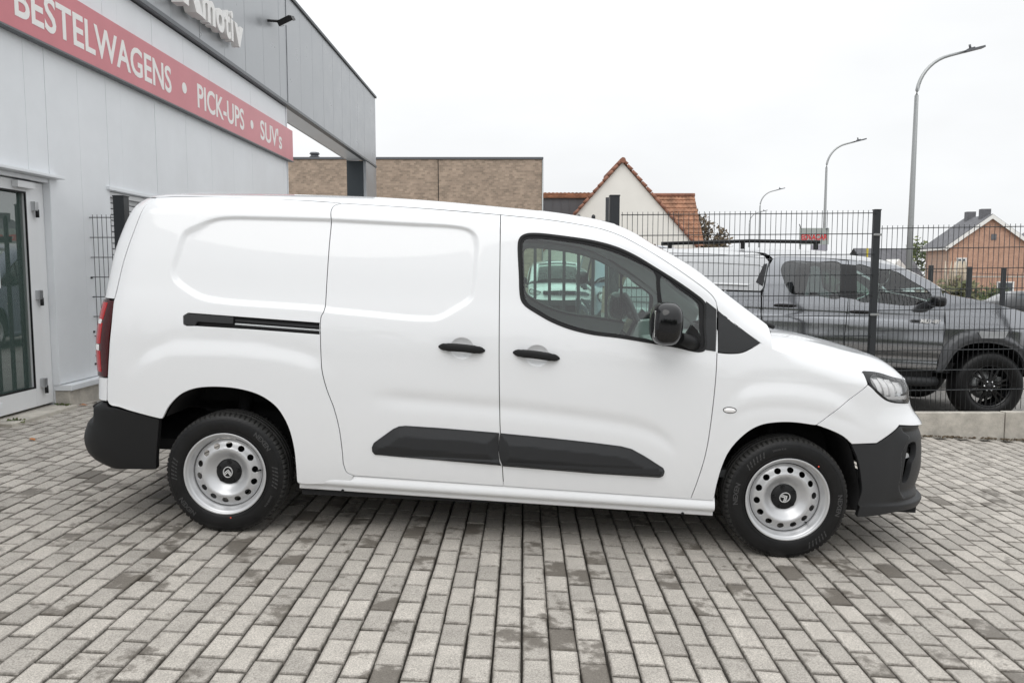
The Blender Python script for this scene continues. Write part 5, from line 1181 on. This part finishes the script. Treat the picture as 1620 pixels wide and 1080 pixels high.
for k, (s_, h) in enumerate(((1.0, .0),)):
    R_ = [(0, .095), (.07, 0), (0, -.095), (-.07, 0)]; I_ = [(0, .058), (.040, 0), (0, -.058), (-.040, 0)]
    vv = [(3.90, p[0], .90 + p[1]) for p in R_] + [(3.90, p[0], .90 + p[1]) for p in I_] + [(3.86, p[0], .90 + p[1]) for p in R_] + [(3.86, p[0], .90 + p[1]) for p in I_]
    dm.add(vv, [(i, (i + 1) % 4, 4 + (i + 1) % 4, 4 + i) for i in range(4)] + [(i, (i + 1) % 4, 8 + (i + 1) % 4, 8 + i) for i in range(4)])
dm.build('diamond_badge', M['chrome'], nose_r)
MB().box((3.80, 0, .90), (.06, 1.0, .11), bev=.02).build('grille_band', M['gloss_black'], rv)
MB().box((3.845, 0, .90), (.02, .9, .014)).build('grille_strip', M['chrome'], rv)
sv = other_van(3.45, 27.5, rad(-100), 'grey van right of the van facing the gate, seen through door glass', M['silver_paint'])
# red and white ladder-like barrier seen through the glass
M['red'] = mat('red_enamel', (.62, .03, .035), .4)
bar = tag(empty('red_barrier', (2.05, 13.0, zg(2.05, 13))), 'red steel trestle standing behind the gate, seen through the door glass', 'barrier')
MB().tube([(-.10, 0, 1.45), (.22, 0, .2)], .022, 8).build('leg', M['red'], bar); MB().tube([(-.10, 0, 1.45), (-.30, 0, .2)], .022, 8).build('leg', M['red'], bar)
for z in (.95, 1.1, .7): MB().tube([(-.1 - (1.45 - z) * .16, 0, z), (-.1 + (1.45 - z) * .256, 0, z)], .016, 8).build('rung', M['red'], bar)

# ------------------------------------------------------------------ brick hall, houses
def brick_mat(name, c1, c2, mortar, scale, bw=.5, rh=.25):
    m, t, b = new_mat(name); N = t.nodes; K = t.links.new
    tc = N.new('ShaderNodeTexCoord'); mp = N.new('ShaderNodeMapping'); mp.inputs['Rotation'].default_value = (rad(90), 0, 0)
    br_ = N.new('ShaderNodeTexBrick'); br_.inputs['Color1'].default_value = (*c1, 1); br_.inputs['Color2'].default_value = (*c2, 1); br_.inputs['Mortar'].default_value = (*mortar, 1)
    br_.inputs['Scale'].default_value = scale; br_.inputs['Mortar Size'].default_value = .012; br_.inputs['Bias'].default_value = 0; br_.inputs['Brick Width'].default_value = bw; br_.inputs['Row Height'].default_value = rh
    n = N.new('ShaderNodeTexNoise'); n.inputs['Scale'].default_value = 1.6; n.inputs['Detail'].default_value = 8; n.inputs['Roughness'].default_value = .75
    r = N.new('ShaderNodeMapRange'); r.inputs['From Min'].default_value = .3; r.inputs['From Max'].default_value = .7; r.inputs['To Min'].default_value = .78; r.inputs['To Max'].default_value = 1.2
    x = N.new('ShaderNodeMixRGB'); x.blend_type = 'MULTIPLY'; x.inputs[0].default_value = 1
    K(tc.outputs['Object'], mp.inputs[0]); K(mp.outputs[0], br_.inputs['Vector']); K(tc.outputs['Object'], n.inputs['Vector']); K(n.outputs['Fac'], r.inputs['Value'])
    K(br_.outputs['Color'], x.inputs[1]); K(r.outputs[0], x.inputs[2]); K(x.outputs[0], b.inputs['Base Color']); b.inputs['Roughness'].default_value = .9
    return m
M['brown_brick'] = brick_mat('brown_grey_brick', (.42, .32, .245), (.27, .21, .16), (.38, .32, .26), 3.4)
M['orange_brick'] = brick_mat('orange_brick', (.50, .295, .205), (.42, .235, .165), (.48, .37, .30), 3.8)
M['render'] = mat('cream_render', (.82, .80, .75), .9, var=.05, vscale=.6)
M['tile'] = mat('orange_roof_tile', (.30, .155, .095), .85, var=.5, vscale=2.2)
M['tile_edge'] = mat('red_verge_tile', (.26, .12, .08), .85, var=.3, vscale=3)
M['slate'] = mat('grey_slate', (.13, .13, .14), .75, var=.25, vscale=2)
M['zinc'] = mat('dark_zinc', (.12, .125, .135), .45, metal=.3)
M['house_glass'] = mat('dark_window', (.06, .07, .08), .08, coat=.6)
M['white_trim'] = mat('white_barge_board', (.78, .77, .74), .6)
M['green_sign'] = mat('greenish_grey_board', (.36, .39, .37), .5)
M['lav_sign'] = mat('grey_board', (.33, .32, .37), .5)

hall = tag(empty('brick_hall', (-3.87, 32, 0)), 'flat roofed brown brick hall with dark coping behind the van roof', 'building')
xs_ = [-5.6, -2.75, .9, 5.09]
for a, b in zip(xs_[:-1], xs_[1:]): MB().box(((a + b) / 2, .2 if False else 4.0, 2.6), (b - a - .035, 8.0, 6.55)).build('brick_wall', M['brown_brick'], hall)
MB().box((-.25, 4.05, 2.6), (10.5, 7.8, 6.5)).build('wall_core', M['slate'], hall)
MB().box((-.25, 4.0, 5.925), (10.76, 8.1, .09), bev=.01).build('coping', M['zinc'], hall)
for (x, w, h) in ((-4.25, .42, .30), (.56, .36, .10)):
    vt = MB(); vt.lathe([(0, h), (w * .42, h), (w * .5, h * .8), (w * .34, h * .62), (w * .5, h * .4), (w * .34, h * .25), (w * .34, 0)], 16, 'z', False, Matrix.Translation((x, .8, 5.97))); vt.build('roof_vent', M['zinc'], hall)
MB().tube([(5.10, -.04, 5.85), (5.10, -.04, -.3)], .03, 8).build('downpipe', M['galv'], hall)

def tiled_plane(name, p0, p1, p2, m, parent, wave=.22, course=.34, amp=.035):
    "pantile roof plane: p0->p1 along the eaves, p0->p2 up the slope; wavy courses with a step at every tile row"
    p0, p1, p2 = map(Vector, (p0, p1, p2)); U, W_ = p1 - p0, p2 - p0; n = U.cross(W_).normalized()
    if n.z < 0: n = -n
    nu = max(int(U.length / wave * 4), 2); nw = max(int(W_.length / course), 1); mb = MB()
    for r in range(nw):
        v = []
        for k in range(2):
            for i in range(nu + 1):
                q = p0 + U * (i / nu) + W_ * ((r + k) / nw); h = amp * (math.sin(i / 4 * 2 * math.pi) * .5 + .5) + (.045 if k == 0 else 0.0)
                v.append(q + n * h)
        for i in range(nu + 1): v.append(p0 + U * (i / nu) + W_ * (r / nw))
        f = [(i, i + 1, nu + 2 + i, nu + 1 + i) for i in range(nu)] + [(2 * (nu + 1) + i, 2 * (nu + 1) + i + 1, i + 1, i) for i in range(nu)]
        mb.add(v, f)
    return mb.build(name, m, parent)
wh = tag(empty('white_house', (5.55, 40, 0)), 'cream rendered gable house with orange pantile roof behind the gate post', 'house')
hw, ez, az = 4.1, 2.30, 6.85
MB().prism([(-hw, -1), (hw, -1), (hw, ez), (0, az), (-hw, ez)], 0, 7.0, 'y').build('gable_wall', M['render'], wh)
for sg in (-1, 1):
    tiled_plane('roof_plane', (sg * (hw + .25), -.12, ez - .28), (sg * (hw + .25), 7.1, ez - .28), (0, -.12, az + .02), M['tile'], wh)
    vd = MB(); n_ = 18
    for k in range(n_):
        t0, t1 = k / n_, (k + 1) / n_
        a = Vector((sg * (hw + .25) * (1 - t0), -.10, ez - .28 + (az + .10 - ez + .28) * t0)); b = Vector((sg * (hw + .25) * (1 - t1), -.10, ez - .28 + (az + .10 - ez + .28) * t1))
        vd.tube([a + Vector((0, 0, .07)), b + Vector((0, 0, .03))], [.085, .070], 8)
    tag(vd.build('verge_tiles', M['tile_edge'], wh), kind='stuff')
MB().tube([(0, -.2, az + .10), (0, 7.1, az + .10)], .14, 10).build('ridge', M['tile_edge'], wh)
for dx in (-2.15, -1.35, -.62): MB().sphere((dx, -.03, 3.55), (.11, .05, .42), 10, 10, .8).build('wall_slot', M['anthracite'], wh)
wing = MB().box((1.0, 9.2, 1.5), (9.2, 5.0, 3.4)).build('wing_wall', M['render'], wh)
tiled_plane('wing_roof', (-.5, 6.4, 2.9), (5.75, 6.4, 2.9), (-.5, 9.2, 6.05), M['tile'], wh)
tiled_plane('wing_roof', (-3.6, 12.0, 2.9), (5.75, 12.0, 2.9), (-3.6, 9.2, 6.05), M['tile'], wh)
MB().tube([(-3.6, 9.2, 6.12), (5.78, 9.2, 6.12)], .12, 8).build('ridge', M['tile_edge'], wh)
zb = MB().box((-1.9, 5.2, 2.3), (3.9, 4.4, 6.15)).build('zinc_dormer', M['zinc'], wh)
for k in range(9): MB().box((-3.8 + k * .45, 2.98, 2.3), (.03, .03, 6.0)).build('standing_seam', M['slate'], zb)
tiled_plane('dormer_roof', (-3.95, 2.85, 5.36), (.1, 2.85, 5.36), (-3.95, 5.2, 5.85), M['tile'], wh)

bh = tag(empty('brick_house', (48.45, 80, -2.7), rad(-10)), 'orange brick house with slate roof and white barge boards at the right edge', 'house')
bw, bd = 3.75, 7.0
MB().prism([(-bw, 0), (bw, 0), (bw, 6.8), (0, 9.65), (-bw, 6.8)], 0, bd, 'y').build('brick_wall', M['orange_brick'], bh)
for sg in (-1, 1):
    MB().add([(0, -.3, 9.78), (sg * (bw + .5), -.3, 6.55), (sg * (bw + .5), bd + .3, 6.55), (0, bd + .3, 9.78), (0, -.3, 9.90), (sg * (bw + .5), -.3, 6.67), (sg * (bw + .5), bd + .3, 6.67), (0, bd + .3, 9.90)], [(0, 1, 2, 3), (4, 5, 6, 7), (0, 1, 5, 4), (1, 2, 6, 5), (2, 3, 7, 6)]).build('roof_plane', M['slate'], bh)
    MB().add([(0, -.36, 9.42), (sg * (bw + .5), -.36, 6.20), (sg * (bw + .5), -.36, 6.62), (0, -.36, 9.85)], [(0, 1, 2, 3)]).add([(0, -.31, 9.42), (sg * (bw + .5), -.31, 6.20), (sg * (bw + .5), -.31, 6.62), (0, -.31, 9.85)], [(0, 1, 2, 3)]).build('barge_board', M['white_trim'], bh)
    MB().box((sg * (bw + .45), bd / 2, 6.45), (.18, bd + .6, .22)).build('gutter', M['white_trim'], bh)
for (x, y) in ((-.1, 1.4), (-.1, 5.2)): MB().box((x, y, 10.0), (.9, .7, 1.0)).build('chimney', M['slate'], bh)
def house_window(x, z, w, h, parent, y=-.02):
    f_ = MB()
    for (cx, cz, ww, hh) in ((x, z + h / 2, w + .16, .12), (x, z - h / 2, w + .16, .12), (x - w / 2, z, .12, h), (x + w / 2, z, .12, h), (x, z, .07, h)): f_.box((cx, y - .02, cz), (ww, .10, hh))
    wo = f_.build('window', M['white_trim'], parent); MB().box((x, y + .01, z), (w, .04, h)).build('pane', M['house_glass'], wo)
house_window(1.6, 2.3, 1.5, 1.5, bh); house_window(-2.6, 4.6, .8, 1.7, bh)
MB().box((.3, -.03, 7.6), (.5, .06, .6)).build('vent', M['slate'], bh)
MB().box((0, -.03, 3.6), (7.0, .05, .12)).build('string_course', M['concrete'], bh)
bh2 = tag(empty('grey_roof_house', (43.2, 88, -2.8), rad(10)), 'lower grey roofed house left of the orange brick house', 'house')
MB().prism([(-3, 0), (3, 0), (3, 3.4), (-3, 3.4)], 0, 7, 'y').build('wall', M['concrete'], bh2)
MB().add([(-3.3, -.3, 3.3), (3.3, -.3, 3.3), (3.3, 3.5, 6.9), (-3.3, 3.5, 6.9), (-3.3, 7.3, 3.3), (3.3, 7.3, 3.3)], [(0, 1, 2, 3), (3, 2, 5, 4)]).add([(-3.3, -.3, 3.2), (3.3, -.3, 3.2), (3.3, 3.5, 6.8), (-3.3, 3.5, 6.8)], [(0, 1, 2, 3)]).build('roof_plane', M['slate'], bh2)
for x in (-1.2, 1.2): house_window(x, 2.0, 1.0, 1.2, bh2)
MB().prism([(-.8, 3.5), (.8, 3.5), (.8, 4.8), (0, 5.6), (-.8, 4.8)], -.1, 2.5, 'y').build('dormer', M['white_trim'], bh2)
bh3 = tag(empty('red_brick_house', (58.6, 84, -3.0), rad(-20)), 'red brick house cut by the right edge of the view', 'house')
MB().prism([(-4, 0), (4, 0), (4, 7.0), (0, 10), (-4, 7.0)], 0, 9, 'y').build('brick_wall', M['orange_brick'], bh3)
for sg in (-1, 1): MB().add([(0, -.3, 10.1), (sg * 4.4, -.3, 6.8), (sg * 4.4, 9.3, 6.8), (0, 9.3, 10.1)], [(0, 1, 2, 3)]).build('roof_plane', M['slate'], bh3)
house_window(-2, 4.8, 1.1, 1.3, bh3)

# ------------------------------------------------------------------ street lamps along the road
def street_lamp(x, y, ztop, dirx, label, rbase=.105):
    zb_ = zg(x, y); r = tag(empty('street_lamp', (x, y, zb_)), label, 'street lamp', 'curved street lamps along the road'); H_ = ztop - zb_
    p = [(0, 0, 0), (0, 0, H_ * .35), (0, 0, H_ - 2.0)]; rr = [rbase, rbase * .82, rbase * .55]
    for k in range(1, 11):
        a = k / 10 * rad(76); R_ = 1.45; p.append((R_ * (1 - math.cos(a)) * dirx, 0, H_ - 2.0 + R_ * math.sin(a))); rr.append(rbase * (.55 - .012 * k))
    e = p[-1]; d = Vector((math.sin(rad(76)) * dirx, 0, math.cos(rad(76)))); q = Vector(e) + d * .60; p.append(tuple(q)); rr.append(rbase * .38)
    MB().tube(p, rr, 12).build('pole', M['galv'], r)
    Mh_ = Matrix.Translation(q + d * .32) @ Matrix.Rotation(-rad(14) * dirx, 4, 'Y')
    MB().box((0, 0, 0), (.70, .26, .07), Mh_).box((-.1, 0, .05), (.2, .2, .05), Mh_).build('lamp_head', M['zinc'], r)
    MB().tube([Mh_ @ Vector((-.12, 0, .06)), Mh_ @ Vector((-.12, 0, .20))], .04, 8).build('sensor', M['zinc'], r)
street_lamp(14.62, 29.0, 9.72, 1, 'nearest and tallest curved street lamp above the right fence', .125)
street_lamp(19.2, 48.6, 9.72, 1, 'second curved street lamp, half the height of the nearest', .12)
street_lamp(24.1, 77.0, 9.75, 1, 'third, small distant curved street lamp left of the second', .12)
street_lamp(31.5, 105.0, 9.8, 1, 'fourth, faintest curved street lamp at the far end of the road', .12)

# ------------------------------------------------------------------ roadside sign, mast, second fence, far car
sg_ = tag(empty('roadside_sign', (11.47, 30.0, zg(11.47, 30))), 'grey roadside board with red letters EDVACAR above the pickup roof', 'sign')
zo = -zg(11.47, 30)
MB().box((0, 0, 2.73 + zo), (1.10, .08, .62), bev=.005).build('board', M['green_sign'], sg_); MB().box((.2, -.005, 2.30 + zo), (.62, .07, .22)).build('lower_board', M['lav_sign'], sg_)
MB().tube([(-.50, .08, 0), (-.50, .08, 3.0 + zo)], .03, 8).build('leg', M['galv'], sg_); MB().tube([(.50, .08, 0), (.50, .08, 3.0 + zo)], .03, 8).build('leg', M['galv'], sg_)
v, f = text_mesh('EDVACAR', 1.0, .02, .03); x0, x1, y1 = v[:, 0].min(), v[:, 0].max(), v[:, 1].max()
for k, (g_, m_, oy) in enumerate(((.012, M['white_trim'], -.046), (0, M['red'], -.054))):
    q = np.stack([-.49 + (v[:, 0] - x0) / (x1 - x0) * .98 + (0 if k else .012), np.full(len(v), oy) - .1 * (v[:, 2] + .02), 2.60 + zo + v[:, 1] / y1 * .21 - (0 if k else .014)], 1); mesh_obj('lettering', q, f, m_, sg_)
MB().tube([(-.50, .05, 3.0 + zo), (-.60, -.15, 3.12 + zo), (-.66, -.25, 3.16 + zo)], .02, 6).build('sign_lamp', M['zinc'], sg_); MB().tube([(.42, .05, 3.0 + zo), (.46, -.12, 3.02 + zo)], .025, 6).build('sign_lamp', M['zinc'], sg_)
M['yellow'] = mat('yellow_banner', (.75, .60, .03), .6); M['orange'] = mat('orange_fascia', (.70, .16, .04), .6)
fm = tag(empty('yellow_mast', (27.0, 60, zg(27, 60))), 'thin yellow banner mast far behind the pickup roof', 'mast')
MB().tube([(0, 0, 0), (0, 0, 4.3)], .04, 6).build('pole', M['galv'], fm); MB().box((0, -.06, 3.6), (.13, .05, 1.4)).build('banner', M['yellow'], fm)
ob = tag(empty('orange_kiosk', (27.6, 66, zg(27.6, 66))), 'far low kiosk with an orange roof edge behind the pickup roof', 'kiosk')
MB().box((0, 0, 1.6), (4.2, 3, 3.2)).build('wall', M['concrete'], ob); MB().box((-.2, 0, 3.38), (4.6, 3.3, .45)).build('roof_edge', M['orange'], ob); MB().box((2.0, -.1, 3.39), (1.0, 3.2, .5)).build('roof_edge', M['zinc'], ob)
for i, (x, y) in enumerate(((9.9, 18.6), (10.75, 18.5), (11.5, 18.4), (12.3, 18.3))):
    p = tag(empty('fence_post', (x, y, zg(x, y))), 'thick dark post of the second fence behind the pickup bonnet, ' + ['first', 'second', 'third', 'last'][i] + ' from the left', 'fence post', 'posts of the far fence')
    MB().box((0, 0, 1.0), (.085, .085, 2.0), bev=.006).build('shaft', M['fence'], p)
segs = []
ff = tag(empty('far_mesh_fence', (7.2, 18.9, 0)), 'second thin mesh fence behind the pickup bonnet', 'fence')
m_ = rods([((k * .1, -.1 * k * .116, zg(7.2 + k * .1, 18.9) + .05), (k * .1, -.1 * k * .116, zg(7.2 + k * .1, 18.9) + 1.9)) for k in range(0, 60)], .0035); tag(m_.build('upright_wires', M['fence'], ff), kind='stuff')
rods([((0, 0, zg(7.2, 18.9) + z), (6.0, -.7, zg(13.2, 18.2) + z)) for z in (.2, .6, 1.0, 1.4, 1.85)], .006).build('cross_wires', M['fence'], ff)['kind'] = 'stuff'
cr = tag(empty('black_car', (29.3, 46, zg(29.3, 46)), rad(10)), 'small black hatchback with red tail light parked at the right edge', 'car')
def car_sec(x, hw, z0, z1, z2, tw): return [(x, -hw * .92, z0), (x, -hw, (z0 + z1) / 2), (x, -hw * .96, z1), (x, -tw, z2), (x, 0, z2 + .03), (x, tw, z2), (x, hw * .96, z1), (x, hw, (z0 + z1) / 2), (x, hw * .92, z0)]
secs = [car_sec(-2.1, .70, .40, .80, .84, .5), car_sec(-2.0, .82, .32, .88, .92, .6), car_sec(-1.2, .87, .28, .92, .98, .6), car_sec(-.7, .88, .28, .94, 1.20, .62), car_sec(.0, .88, .28, .95, 1.46, .58), car_sec(1.0, .88, .28, .95, 1.48, .57), car_sec(1.7, .87, .30, .96, 1.38, .56), car_sec(2.05, .84, .34, .95, 1.05, .6), car_sec(2.15, .75, .42, .85, .90, .5)]
n = 9; cb = MB(); cb.add([p for s_ in secs for p in s_], [(i * n + k, i * n + k + 1, (i + 1) * n + k + 1, (i + 1) * n + k) for i in range(len(secs) - 1) for k in range(n - 1)], smooth=True); cb.add(secs[0], [tuple(range(n))]); cb.add(secs[-1], [tuple(range(n))]); cb.build('body', M['black_paint'], cr)
for sd in (-1, 1):
    MB().add([(-.55, sd * .80, 1.02), (1.75, sd * .80, 1.05), (1.55, sd * .65, 1.36), (.0, sd * .66, 1.38)], [(0, 1, 2, 3)]).build('side_window', M['house_glass'], cr)
    MB().box((2.06, sd * .62, .90), (.16, .30, .14), bev=.02).build('tail_light', M['red_lens'], cr)
    for x in (-1.3, 1.3): w = MB().lathe([(0, -.10), (.19, -.10), (.21, -.11), (.30, -.10), (.315, 0), (.30, .1), (0, .1)], 28, 'y', True).build('wheel', M['tyre'], cr); w.location = (x, sd * .80, .315); MB().lathe([(0, -.115), (.2, -.113), (.21, -.10)], 20, 'y', True, Matrix.Scale(-sd, 4, (0, 1, 0)) if sd > 0 else None).build('rim', M['steel_rim'], w)

# ------------------------------------------------------------------ vegetation
def leaf_mat(name, c, c2):
    m, t, b = new_mat(name); N = t.nodes; K = t.links.new
    g = N.new('ShaderNodeNewGeometry'); x = N.new('ShaderNodeMixRGB'); x.inputs[1].default_value = (*c, 1); x.inputs[2].default_value = (*c2, 1)
    K(g.outputs['Random Per Island'], x.inputs[0]); K(x.outputs[0], b.inputs['Base Color']); b.inputs['Roughness'].default_value = .7
    return m
M['leaf_green'] = leaf_mat('green_leaves', (.045, .075, .022), (.12, .14, .045)); M['leaf_brown'] = leaf_mat('autumn_leaves', (.07, .05, .028), (.14, .10, .055))
M['leaf_olive'] = leaf_mat('olive_leaves', (.10, .115, .05), (.20, .19, .10)); M['bark'] = mat('bark', (.07, .055, .045), .9, var=.3); M['plume'] = leaf_mat('pampas_plume', (.50, .42, .32), (.62, .54, .44))
def leaves(n, c, r, size, shell=.45):
    v, f = [], []
    for k in range(n):
        while True:
            d = Vector((random.gauss(0, 1), random.gauss(0, 1), random.gauss(0, 1)))
            if d.length > .1: break
        d.normalize(); rr = (shell + (1 - shell) * random.random()) * (1 + .25 * math.sin(7 * d.x + 3 * d.z) * math.sin(5 * d.y + 2))
        p = Vector((c[0] + d.x * r[0] * rr, c[1] + d.y * r[1] * rr, c[2] + d.z * r[2] * rr)); s_ = size * random.uniform(.6, 1.4)
        a = Vector((random.gauss(0, 1), random.gauss(0, 1), random.gauss(0, 1))).normalized(); b = a.orthogonal().normalized() * .5
        i = len(v); v += [tuple(p - a * s_), tuple(p + b * s_), tuple(p + a * s_), tuple(p - b * s_)]; f.append((i, i + 1, i + 2, i + 3))
    return v, f
def tree(x, y, H_, rx, label, lm, nl=900, size=.16, clumps=7, name='tree', z0=None):
    z0 = zg(x, y) if z0 is None else z0
    t_ = tag(empty(name, (x, y, z0)), label, 'tree', 'trees in the background'); tr = MB(); lv = MB()
    tr.tube([(0, 0, -.2), (.05, 0, H_ * .3), (-.03, .05, H_ * .6), (.05, 0, H_ * .9)], [rx * .09, rx * .07, rx * .045, .02], 8)
    for k in range(clumps):
        a = 2 * math.pi * k / clumps + random.random(); hz = H_ * random.uniform(.38, .92); rr = rx * random.uniform(.35, .75) * (1.15 - abs(hz / H_ - .6))
        c = (math.cos(a) * rr, math.sin(a) * rr, hz); tr.tube([(0, 0, H_ * .32), (c[0] * .5, c[1] * .5, hz * .85), c], [rx * .04, rx * .025, .01], 6)
        v, f = leaves(nl // clumps, c, (rx * random.uniform(.38, .6), rx * .5, H_ * random.uniform(.14, .24)), size); lv.add(v, f)
    tr.build('trunk', M['bark'], t_); lv.build('crown', lm, t_)
tree(12.4, 50, 6.0, 1.5, 'thin brownish tree beside the right end of the orange roof', M['leaf_brown'], 2400, .15, clumps=10)
tree(52, 110, 8.2, 3.2, 'olive tree far behind the nearest lamp pole', M['leaf_olive'], 700, .35, z0=-3.5)
tree(57, 112, 9.0, 3.0, 'second far olive tree right of the lamp pole', M['leaf_green'], 700, .35, z0=-3.5)
tree(47.5, 100, 6.0, 2.6, 'low green tree left of the lamp pole above the bonnet', M['leaf_green'], 600, .3, z0=-3.0)
def shrub(x, y, r, h, label, lm, n=500, size=.12, plume=False):
    s_ = tag(empty('shrub', (x, y, zg(x, y))), label, 'shrub', 'shrubs in front of the brick house'); v, f = leaves(n, (0, 0, h * .5), (r, r, h * .5), size, .3); MB().add(v, f).build('foliage', lm, s_)
    if plume:
        pm = MB()
        for k in range(16):
            a = random.uniform(-.5, .5); b = random.uniform(-r * .7, r * .7); pm.tube([(b * .5, 0, h * .4), (b + a * .3, a * .4, h * 1.05), (b + a * .6, a * .6, h * 1.45)], [.02, .09, .015], 6)
        pm.build('plumes', M['plume'], s_)
shrub(27.2, 48, 1.15, 2.2, 'pampas grass clump with cream plumes in front of the brick house', M['leaf_olive'], 900, .22, True)
shrub(29.2, 49.5, 1.0, 1.2, 'low green shrub right of the pampas grass', M['leaf_green'], 600, .14)
shrub(30.6, 50, 1.1, 1.9, 'rounded dark green shrub in front of the brick house window', M['leaf_green'], 800, .14)
shrub(26.0, 50, 1.2, 1.1, 'low green shrub left of the pampas grass', M['leaf_green'], 600, .14)
tag(sheet('lawn', 22, 48, 47.5, 56, -.02, M['leaf_green']), 'strip of green lawn in front of the brick house', 'lawn', kind='structure')
# what stands across the street behind the camera and shows as a dark band in paint, glass and mirror
tl_v, tl_f = [], []
for k in range(46):
    xx = -26 + k * 1.15; hh = random.uniform(3.2, 6.0); v, f = leaves(150, (xx, -17 + random.uniform(-1.5, 1.5), zg(xx, -17) + hh * .52), (1.2, 1.0, hh * .5), .42, .2)
    b = len(tl_v); tl_v += v; tl_f += [tuple(i + b for i in q) for q in f]
tag(mesh_obj('tree_line', tl_v, tl_f, M['leaf_green']), 'dark green row of trees across the street, mirrored in the van paint', 'trees', kind='stuff')
# weeds and fallen leaves at the foot of the wall
for i, (x, y, lab) in enumerate(((-4.26, 7.33, 'small green weed at the foot of the plinth right of the glass door'), (-4.20, 6.55, 'small green weed at the foot of the plinth left of the glass door'))):
    w_ = tag(empty('weed', (x, y, zg(x, y))), lab, 'weed', 'weeds along the wall'); v, f = leaves(40, (0, 0, .02), (.10, .07, .025), .022, .1); MB().add(v, f).build('foliage', M['leaf_green'], w_)
db_v, db_f = [], []
for k in range(240):
    xx = random.uniform(3.6, 6.9); yy = 7.635 - abs(random.gauss(0, .018)); v, f = leaves(3, (xx, yy, zg(xx, yy) + .006), (.02, .012, .006), .014, .1)
    b = len(db_v); db_v += v; db_f += [tuple(i + b for i in q) for q in f]
tag(mesh_obj('leaf_litter', db_v, db_f, M['leaf_brown']), 'thin line of brown leaf litter along the foot of the concrete kerb', 'leaf litter', kind='stuff')
M['dry_leaf'] = mat('dry_leaf', (.42, .16, .05), .7)
for i, (x, y, lab) in enumerate(((-4.12, 7.45, 'dry orange leaf lying by the plinth corner'), (-3.66, 7.10, 'dry orange leaf near the rear bumper of the van'), (-3.72, 5.98, 'yellow-brown leaf alone on the paving left of the van'))):
    l_ = mesh_obj('fallen_leaf', [(-.05, 0, .004), (-.01, -.022, .012), (.045, 0, .006), (-.01, .022, .014), (0, 0, .02)], [(0, 1, 4), (1, 2, 4), (2, 3, 4), (3, 0, 4)], M['dry_leaf']); l_.location = (x, y, zg(x, y)); l_.rotation_euler = (0, 0, i * 1.3); tag(l_, lab, 'leaf', 'fallen leaves')
